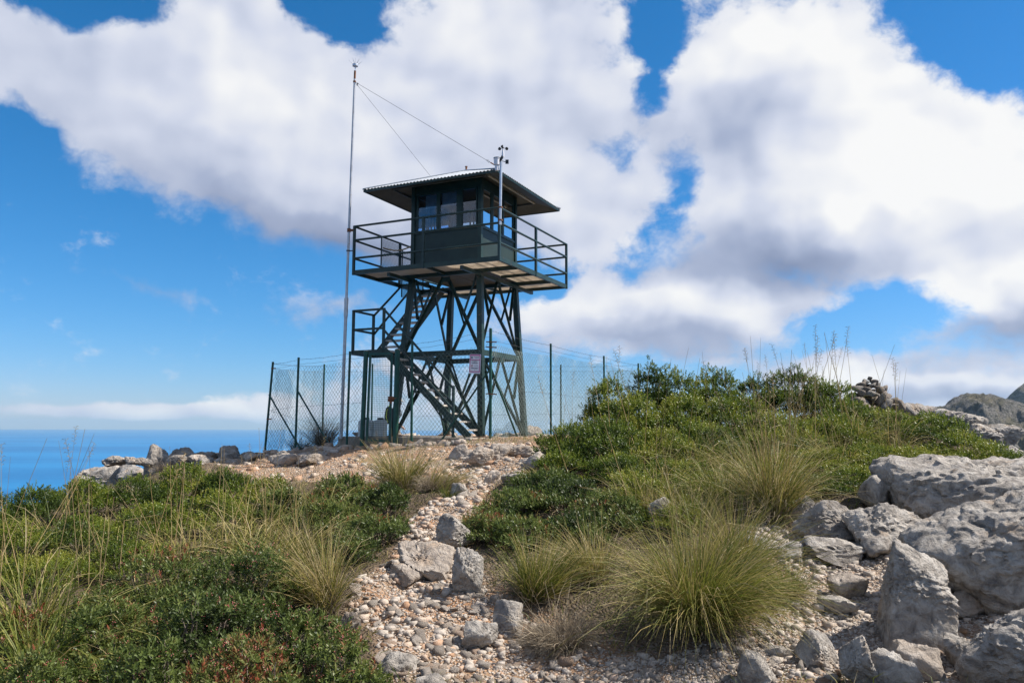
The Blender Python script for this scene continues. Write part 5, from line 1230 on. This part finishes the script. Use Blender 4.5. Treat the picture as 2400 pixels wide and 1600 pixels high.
# grass -----------------------------------------------------------------
def blades(n, rg, R0, L, spread, droop, width, tint, nseg=4, lvar=0.5, bias=None):
    """arching blades growing from a disc -> V, F, tint"""
    a = rg.uniform(0, 6.283, n); r = R0*np.sqrt(rg.uniform(0, 1, n)); base = np.stack([r*np.cos(a), r*np.sin(a), np.full(n, -0.02)], 1)
    az = a+rg.normal(0, .55, n); th = np.abs(rg.normal(0, 1, n))*spread*0.55+spread*0.35*rg.uniform(0,1,n)
    ln = L*(1-lvar+lvar*rg.uniform(0, 1.6, n)); dr = droop*rg.uniform(.2, 1.6, n); ln = np.where(rg.uniform(0,1,n) < 0.18, ln*rg.uniform(.3,.7,n), ln)
    lean = rg.normal(0, .28, 2); clump = rg.integers(0, 9, n); ca = rg.normal(0, .42, (9,2)); lean = ca[clump]+lean
    out = np.stack([np.cos(az), np.sin(az), 0*az], 1); sd = np.stack([-np.sin(az), np.cos(az), 0*az], 1)
    tw = rg.uniform(-1.2, 1.2, n)
    pts = [base]; ang = th.copy(); dirs = []
    for k in range(nseg):
        t = (k+1)/nseg; an = np.minimum(th+dr*t**1.6, 2.75); dv = out*np.sin(an)[:,None]+np.array([0,0,1.])*np.cos(an)[:,None]
        dv = unit(dv+np.concatenate([lean, np.zeros((n,1))], 1)*(0.35+0.65*t))
        if bias is not None: dv = unit(dv+np.array(bias)*t*0.5)
        dirs.append(dv); pts.append(pts[-1]+dv*(ln/nseg)[:,None])
    VV = []
    for k in range(nseg+1):
        dv = dirs[min(k, nseg-1)]; nn = np.cross(sd, dv); s_ = sd*np.cos(tw)[:,None]+nn*np.sin(tw)[:,None]
        w = width*(1-(k/nseg)**2*0.85)*0.5
        VV += [pts[k]-s_*w, pts[k]+s_*w]
    V = np.stack(VV, 1).reshape(-1, 3); m = 2*(nseg+1)
    i0 = (np.arange(n)*m)[:,None]+np.arange(nseg)[None,:]*2
    Fq = np.stack([i0, i0+1, i0+3, i0+2], -1).reshape(-1, 4)
    tt = np.clip(tint[0]+tint[1]*1.2*rg.normal(0, 1, n), 0, 1)
    T = np.clip(tt[:,None]+(np.arange(nseg+1)/nseg-.45)[None,:]*0.34, 0, 1)
    return V, Fq, np.repeat(T, 2, axis=1).ravel()
STK = []
for k in range(6):
    m_ = MB(); rg = random.Random(70+k); pts = []; x = y = 0.0; bx_, by_ = rg.uniform(-.10,.10), rg.uniform(-.08,.08)
    kink = k == 5
    for q in range(9):
        t = q/8; pts.append((bx_*t**2, by_*t**2, t))
    m_.poly(pts, [0.0034-0.0022*(q/8) for q in range(9)], 4)
    if k % 2 == 0:
        for q in range(14):
            t = 0.84+0.16*q/14; c = (bx_*t*t, by_*t*t, t); a = q*2.4; l = 0.02+0.02*rg.random()
            m_.poly([c, (c[0]+math.cos(a)*l*.7, c[1]+math.sin(a)*l*.7, c[2]+0.012), (c[0]+math.cos(a)*l, c[1]+math.sin(a)*l, c[2]+0.004)], [0.0009,0.0022,0.0006], 3)
    me = bpy.data.meshes.new('stalk'); me.from_pydata(m_.v, [], m_.f); me.update(); me.materials.append(M['stalk'])
    av = me.attributes.new('tint', 'FLOAT', 'POINT'); z = np.array([v[2] for v in m_.v]); av.data.foreach_set('value', np.clip(0.72-0.55*z+0.15*rg.random(), 0, 1).astype(np.float32)); STK.append(me)
def tussock(px, py, label, seed, n=700, R0=0.10, L=0.7, spread=0.55, droop=1.1, width=0.004, tint=(0.4,0.22), mat='grass', stalks=0, sh=(0.8,1.3), group='grass tussocks', dead=0, d=None, bias=None, nseg=4, fan=0.28, cat='grass', name='grass_tussock'):
    rg = np.random.default_rng(seed)
    p = hit(px, py) if d is None else P(px, py, d); x, y = p[0], p[1]; z = g1(x, y)
    o = thing(name, (x, y, z), label, cat, group)
    V, Fq, T = blades(int(n*0.8), rg, R0, L, spread, droop, width*1.3, tint, nseg, bias=bias)
    me = np_mesh('blades', V, Fq, M[mat], True, tint=T); b_ = link(bpy.data.objects.new('blades', me), o); b_['kind'] = 'stuff'; NTRI[0] += 2*len(Fq)
    if dead:
        V, Fq, T = blades(dead, rg, R0*1.1, L*0.55, spread*1.7, droop*1.2, width*0.9, (0.45,0.25), 3); me = np_mesh('dead_blades', V, Fq, M['drygrass'], True, tint=T); b_ = link(bpy.data.objects.new('dead_blades', me), o); b_['kind'] = 'stuff'; NTRI[0] += 2*len(Fq)
    for k in range(stalks):
        s_ = link(bpy.data.objects.new('stalk', STK[rg.integers(len(STK))]), o); a = rg.uniform(0, 6.28); r = R0*math.sqrt(rg.uniform(0,1))
        s_.location = (r*math.cos(a), r*math.sin(a), -0.03); h = rg.uniform(sh[0]*0.7, sh[1]); w = rg.uniform(.8,1.2)*max(1.0, y/8.5); s_.scale = (w if False else h*0.9, h*0.9, h)
        s_.rotation_euler = (rg.normal(0, fan*.7), rg.normal(0.06, fan*.8), rg.uniform(0,6.28))
    return o
tussock(1600,1462,'biggest grass tussock, green gold, spilling onto the foreground gravel',600,3600,0.20,0.86,0.62,1.35,0.0042,(0.42,0.2),stalks=26,sh=(0.75,1.02),dead=700)
tussock(1690,1330,'tall upright tussock joined to the right of the biggest one',601,1100,0.14,0.74,0.5,0.8,0.004,(0.45,0.2),stalks=10,sh=(0.7,0.95),dead=150)
tussock(1235,1378,'short cropped green tussock right of the path boulder',602,1300,0.15,0.50,0.6,0.5,0.0048,(0.36,0.26),dead=420)
tussock(1360,1330,'straw coloured tussock between the short and the biggest one',603,800,0.14,0.55,0.55,1.0,0.004,(0.62,0.2),dead=420)
tussock(1290,1478,'dead grey tussock beside the pitted rock on the path',604,300,0.16,0.42,0.8,0.9,0.004,(0.6,0.2),mat='drygrass',dead=2600)
tussock(1815,1385,'small dark wiry tuft right of the biggest tussock',605,260,0.08,0.36,0.7,0.9,0.003,(0.4,0.2),dead=1000)
tussock(742,1405,'straw and green tussock leaning over the left path edge',606,1200,0.12,0.70,0.42,0.85,0.0044,(0.55,0.22),stalks=6,sh=(0.7,0.9),dead=520,bias=(-.25,0,0))
tussock(690,1290,'pale green tussock behind the leaning straw one',607,350,0.15,0.5,0.5,0.9,0.004,(0.45,0.22),stalks=6,sh=(0.7,1.0))
tussock(922,1128,'tall straw and green tussock below the gate',608,1000,0.20,0.72,0.42,0.8,0.0052,(0.55,0.25),stalks=10,sh=(0.8,1.05),dead=500)
tussock(1005,1128,'brown dying tussock right of the one below the gate',609,350,0.16,0.55,0.5,0.8,0.005,(0.62,0.2),dead=1300)
tussock(1030,1146,'tiny green tuft on the path below the brown tussock',610,260,0.08,0.24,0.7,0.6,0.005,(0.2,0.15))
tussock(1775,1188,'tall fountain of straw stalks above the white fractured rock',611,1500,0.15,0.92,0.46,0.9,0.0048,(0.5,0.22),stalks=36,sh=(1.05,1.6),dead=500,fan=0.22)
tussock(1660,1160,'green gold tussock left of the fountain of stalks',612,700,0.2,0.62,0.55,1.2,0.0048,(0.42,0.2),stalks=8,sh=(0.9,1.3))
tussock(1480,1180,'thin straw tussock above the biggest one',613,420,0.2,0.6,0.55,1.0,0.0045,(0.5,0.22),stalks=7,sh=(0.8,1.2),dead=300)
tussock(1590,1215,'wispy straw tussock behind the biggest one',614,450,0.2,0.55,0.5,0.9,0.0042,(0.56,0.2),stalks=6,sh=(0.7,1.0),dead=400)
tussock(90,1500,'long arching bright green grass in the left foreground',615,700,0.16,0.92,0.75,1.9,0.0068,(0.30,0.16),stalks=0,dead=120,d=5.4,nseg=6)
tussock(70,1420,'looser arching grass behind the bright green one at left',616,420,0.18,0.85,0.7,1.7,0.006,(0.36,0.18),dead=100,d=6.2,nseg=6,stalks=4,sh=(0.9,1.3))
# meadow tussocks over the left slope
for i, (px,d,n,L,tn,st,lb) in enumerate([(690,10.4,900,0.8,.6,4,'straw tussock high on the left slope under the rubble'),(610,9.6,900,0.75,.55,5,'straw tussock in the middle of the left grass'),(560,8.6,800,0.8,.5,6,'tussock with grey stalks above the berried mastic'),(430,8.4,600,0.7,.5,6,'thin tussock among the left dense shrubs'),(250,8.0,400,0.7,.45,5,'thin tussock between the two broad left shrubs'),(740,9.8,800,0.75,.6,3,'straw tussock right beside the green shrub by path'),(130,9.2,300,0.7,.5,7,'sparse tussock against the sea at left'),(640,8.0,800,0.85,.5,4,'tussock behind the berried mastic, right one'),(380,6.9,350,0.8,.45,5,'sparse tussock growing out of the berried mastic'),(30,7.6,300,0.8,.5,6,'sparse tussock at the left edge')]):
    tussock(px,1200,lb,640+i,int(n*0.36),0.26,L*0.8,0.75,1.2,0.0062,(tn,0.2),stalks=st,sh=(0.95,1.45),dead=200 if tn > .52 else 80,d=d,group='tussocks on the left slope')
# and over the right mound
for i, (px,d,n,L,tn,st,lb) in enumerate([(1320,13.2,500,0.75,.5,6,'tussock at left foot of the mound by the fence'),(1400,12.4,500,0.75,.35,4,'tussock in front of the pointed shrub'),(1450,11.2,450,0.75,.35,3,'tussock between two bright shrubs on the mound'),(1600,11.0,1000,0.9,.32,4,'lush green tussock in the centre of the mound'),(1740,13.2,700,0.95,.4,12,'tussock with tall stalks left of the domed bush'),(1850,13.0,700,0.95,.42,14,'tussock with tall stalks before the domed bush'),(1900,13.8,500,0.9,.45,10,'tussock with tall stalks right of the domed bush'),(1960,12.0,1000,0.9,.45,5,'thick tussock below the cairn'),(2040,11.8,800,0.9,.55,7,'straw tussock under the right crest'),(1930,10.6,900,0.9,.36,2,'green arching tussock above the knobbly boulder'),(1830,11.2,900,0.9,.4,6,'green tussock right of the fountain of stalks'),(1540,10.0,700,0.8,.42,4,'tussock low on the mound left of the pale hidden rock'),(1270,10.6,400,0.6,.4,2,'short tussock above the path edge shrubs'),(1700,10.6,900,0.85,.36,3,'green tussock left of the stalks, higher one'),(1510,13.0,350,0.9,.45,3,'thin tussock by the last fence post'),(2060,10.6,500,0.8,.4,2,'arching tussock behind the upper big slab'),(1780,10.2,600,0.8,.45,4,'tussock behind the fountain of stalks')]):
    tussock(px,1000,lb,670+i,int(n*0.33),0.28,L*0.78,0.8,1.4,0.0068,(tn,0.2),stalks=int(st*1.4),sh=(1.0,1.75),dead=90,d=d,group='tussocks on the right mound')
# short dry grass and litter between the shrubs
def cover():
    rg = np.random.default_rng(77); q = rg.uniform([-8, 4.6], [8.5, 15.5], (52000, 2))
    ok = ~(inpoly(q[:,0], q[:,1], WP) | inpoly(q[:,0], q[:,1], WG) | inpoly(q[:,0], q[:,1], WR))
    ok &= np.abs(q[:,0]) < q[:,1]*0.72
    q = q[ok]; n = len(q); V, Fq, T = blades(n, rg, 0.0, 0.17, 0.8, 0.9, 0.0065, (0.45,0.28), 2)
    V = V.reshape(n, -1, 3); V += np.stack([q[:,0], q[:,1], G(q[:,0], q[:,1])], 1)[:,None,:]
    me = np_mesh('ground_cover', V.reshape(-1, 3), Fq, M['grass'], True, tint=T); o = link(bpy.data.objects.new('ground_cover', me))
    tag(o, 'short dry grass covering the soil between the shrubs', 'grass', kind='stuff')
cover()
# dry bushes inside the fence
tussock(742,1015,'dry grey brown grass bush inside the fence by the brace',700,900,0.16,0.85,0.4,0.5,0.005,(0.3,0.2),mat='drygrass',d=19.0,group='dry grass inside the fence')
tussock(690,1030,'low dry grass tuft inside the fence corner',701,500,0.2,0.45,0.6,0.6,0.005,(0.3,0.2),mat='drygrass',d=18.8,group='dry grass inside the fence')
tussock(390,1060,'dark cushion of dry grass among the crest boulders',702,500,0.2,0.30,0.9,0.6,0.006,(0.1,0.15),mat='drygrass',d=16.2,group='dry grass inside the fence')
# kinked straw stalks in the left foreground, and leaning single ones
m_ = None
for i, (pl, d, lb) in enumerate([([(205,1290),(204,1110),(268,1190)],6.6,'kinked straw stalk, left one of the bent pair'),([(232,1270),(252,1108),(345,1230)],6.8,'kinked straw stalk, right one of the bent pair'),([(285,1195),(360,1182),(372,1260)],6.7,'straw stalk bent flat like a hook'),([(5,1275),(40,1200),(82,1275)],6.2,'bent straw stalk at left edge'),([(10,1245),(108,1006)],6.4,'dark leaning stalk rising over the sea at left'),([(120,1340),(195,985)],6.3,'long pale stalk rising over the sea at left'),([(180,1330),(160,1050)],6.5,'thin stalk beside the long pale one'),([(290,1380),(325,1180)],6.6,'straw stalk leaning over the berried mastic'),([(400,1290),(470,1060)],7.0,'long grey stalk before the tallest left shrub'),([(415,1240),(425,1050)],7.2,'short straw stalk before the tallest left shrub'),([(500,1180),(510,1020)],8.0,'straw stalk left of the meadow grass'),([(512,1175),(515,1030)],8.0,'second straw stalk left of the meadow grass'),([(45,1420),(65,1190)],5.8,'grey upright stalk at left edge'),([(150,1400),(205,1130)],5.9,'pale leaning stalk before the broad shrubs'),([(225,1390),(262,1140)],5.9,'pale upright stalk before the broad shrubs')]):
    pts = [P(px, py, d+0.12*k) for k, (px, py) in enumerate(pl)]; zb_ = g1(pts[0][0], pts[0][1]); b0 = pts[0].copy(); b0[2] = zb_-0.03; b0[0] += (pts[0][0]-pts[1][0])*0.15
    if zb_ < pts[0][2]: pts = [b0]+pts
    o = thing('grass_stalk', tuple(pts[0]), lb, 'grass stalk', 'single stalks in the left foreground')
    mm = MB(); full = [tuple(p) for p in pts]; rr_ = [0.0042-0.0028*k/(len(full)-1) for k in range(len(full))]
    mm.poly(full, rr_, 5); so_ = mm.build('stem', 'stalk', o)
    so_.data.attributes.new('tint', 'FLOAT', 'POINT').data.foreach_set('value', [0.75 if i < 4 or i in (7,9,10) else 0.25]*len(so_.data.vertices))
print('plant triangles', NTRI[0])
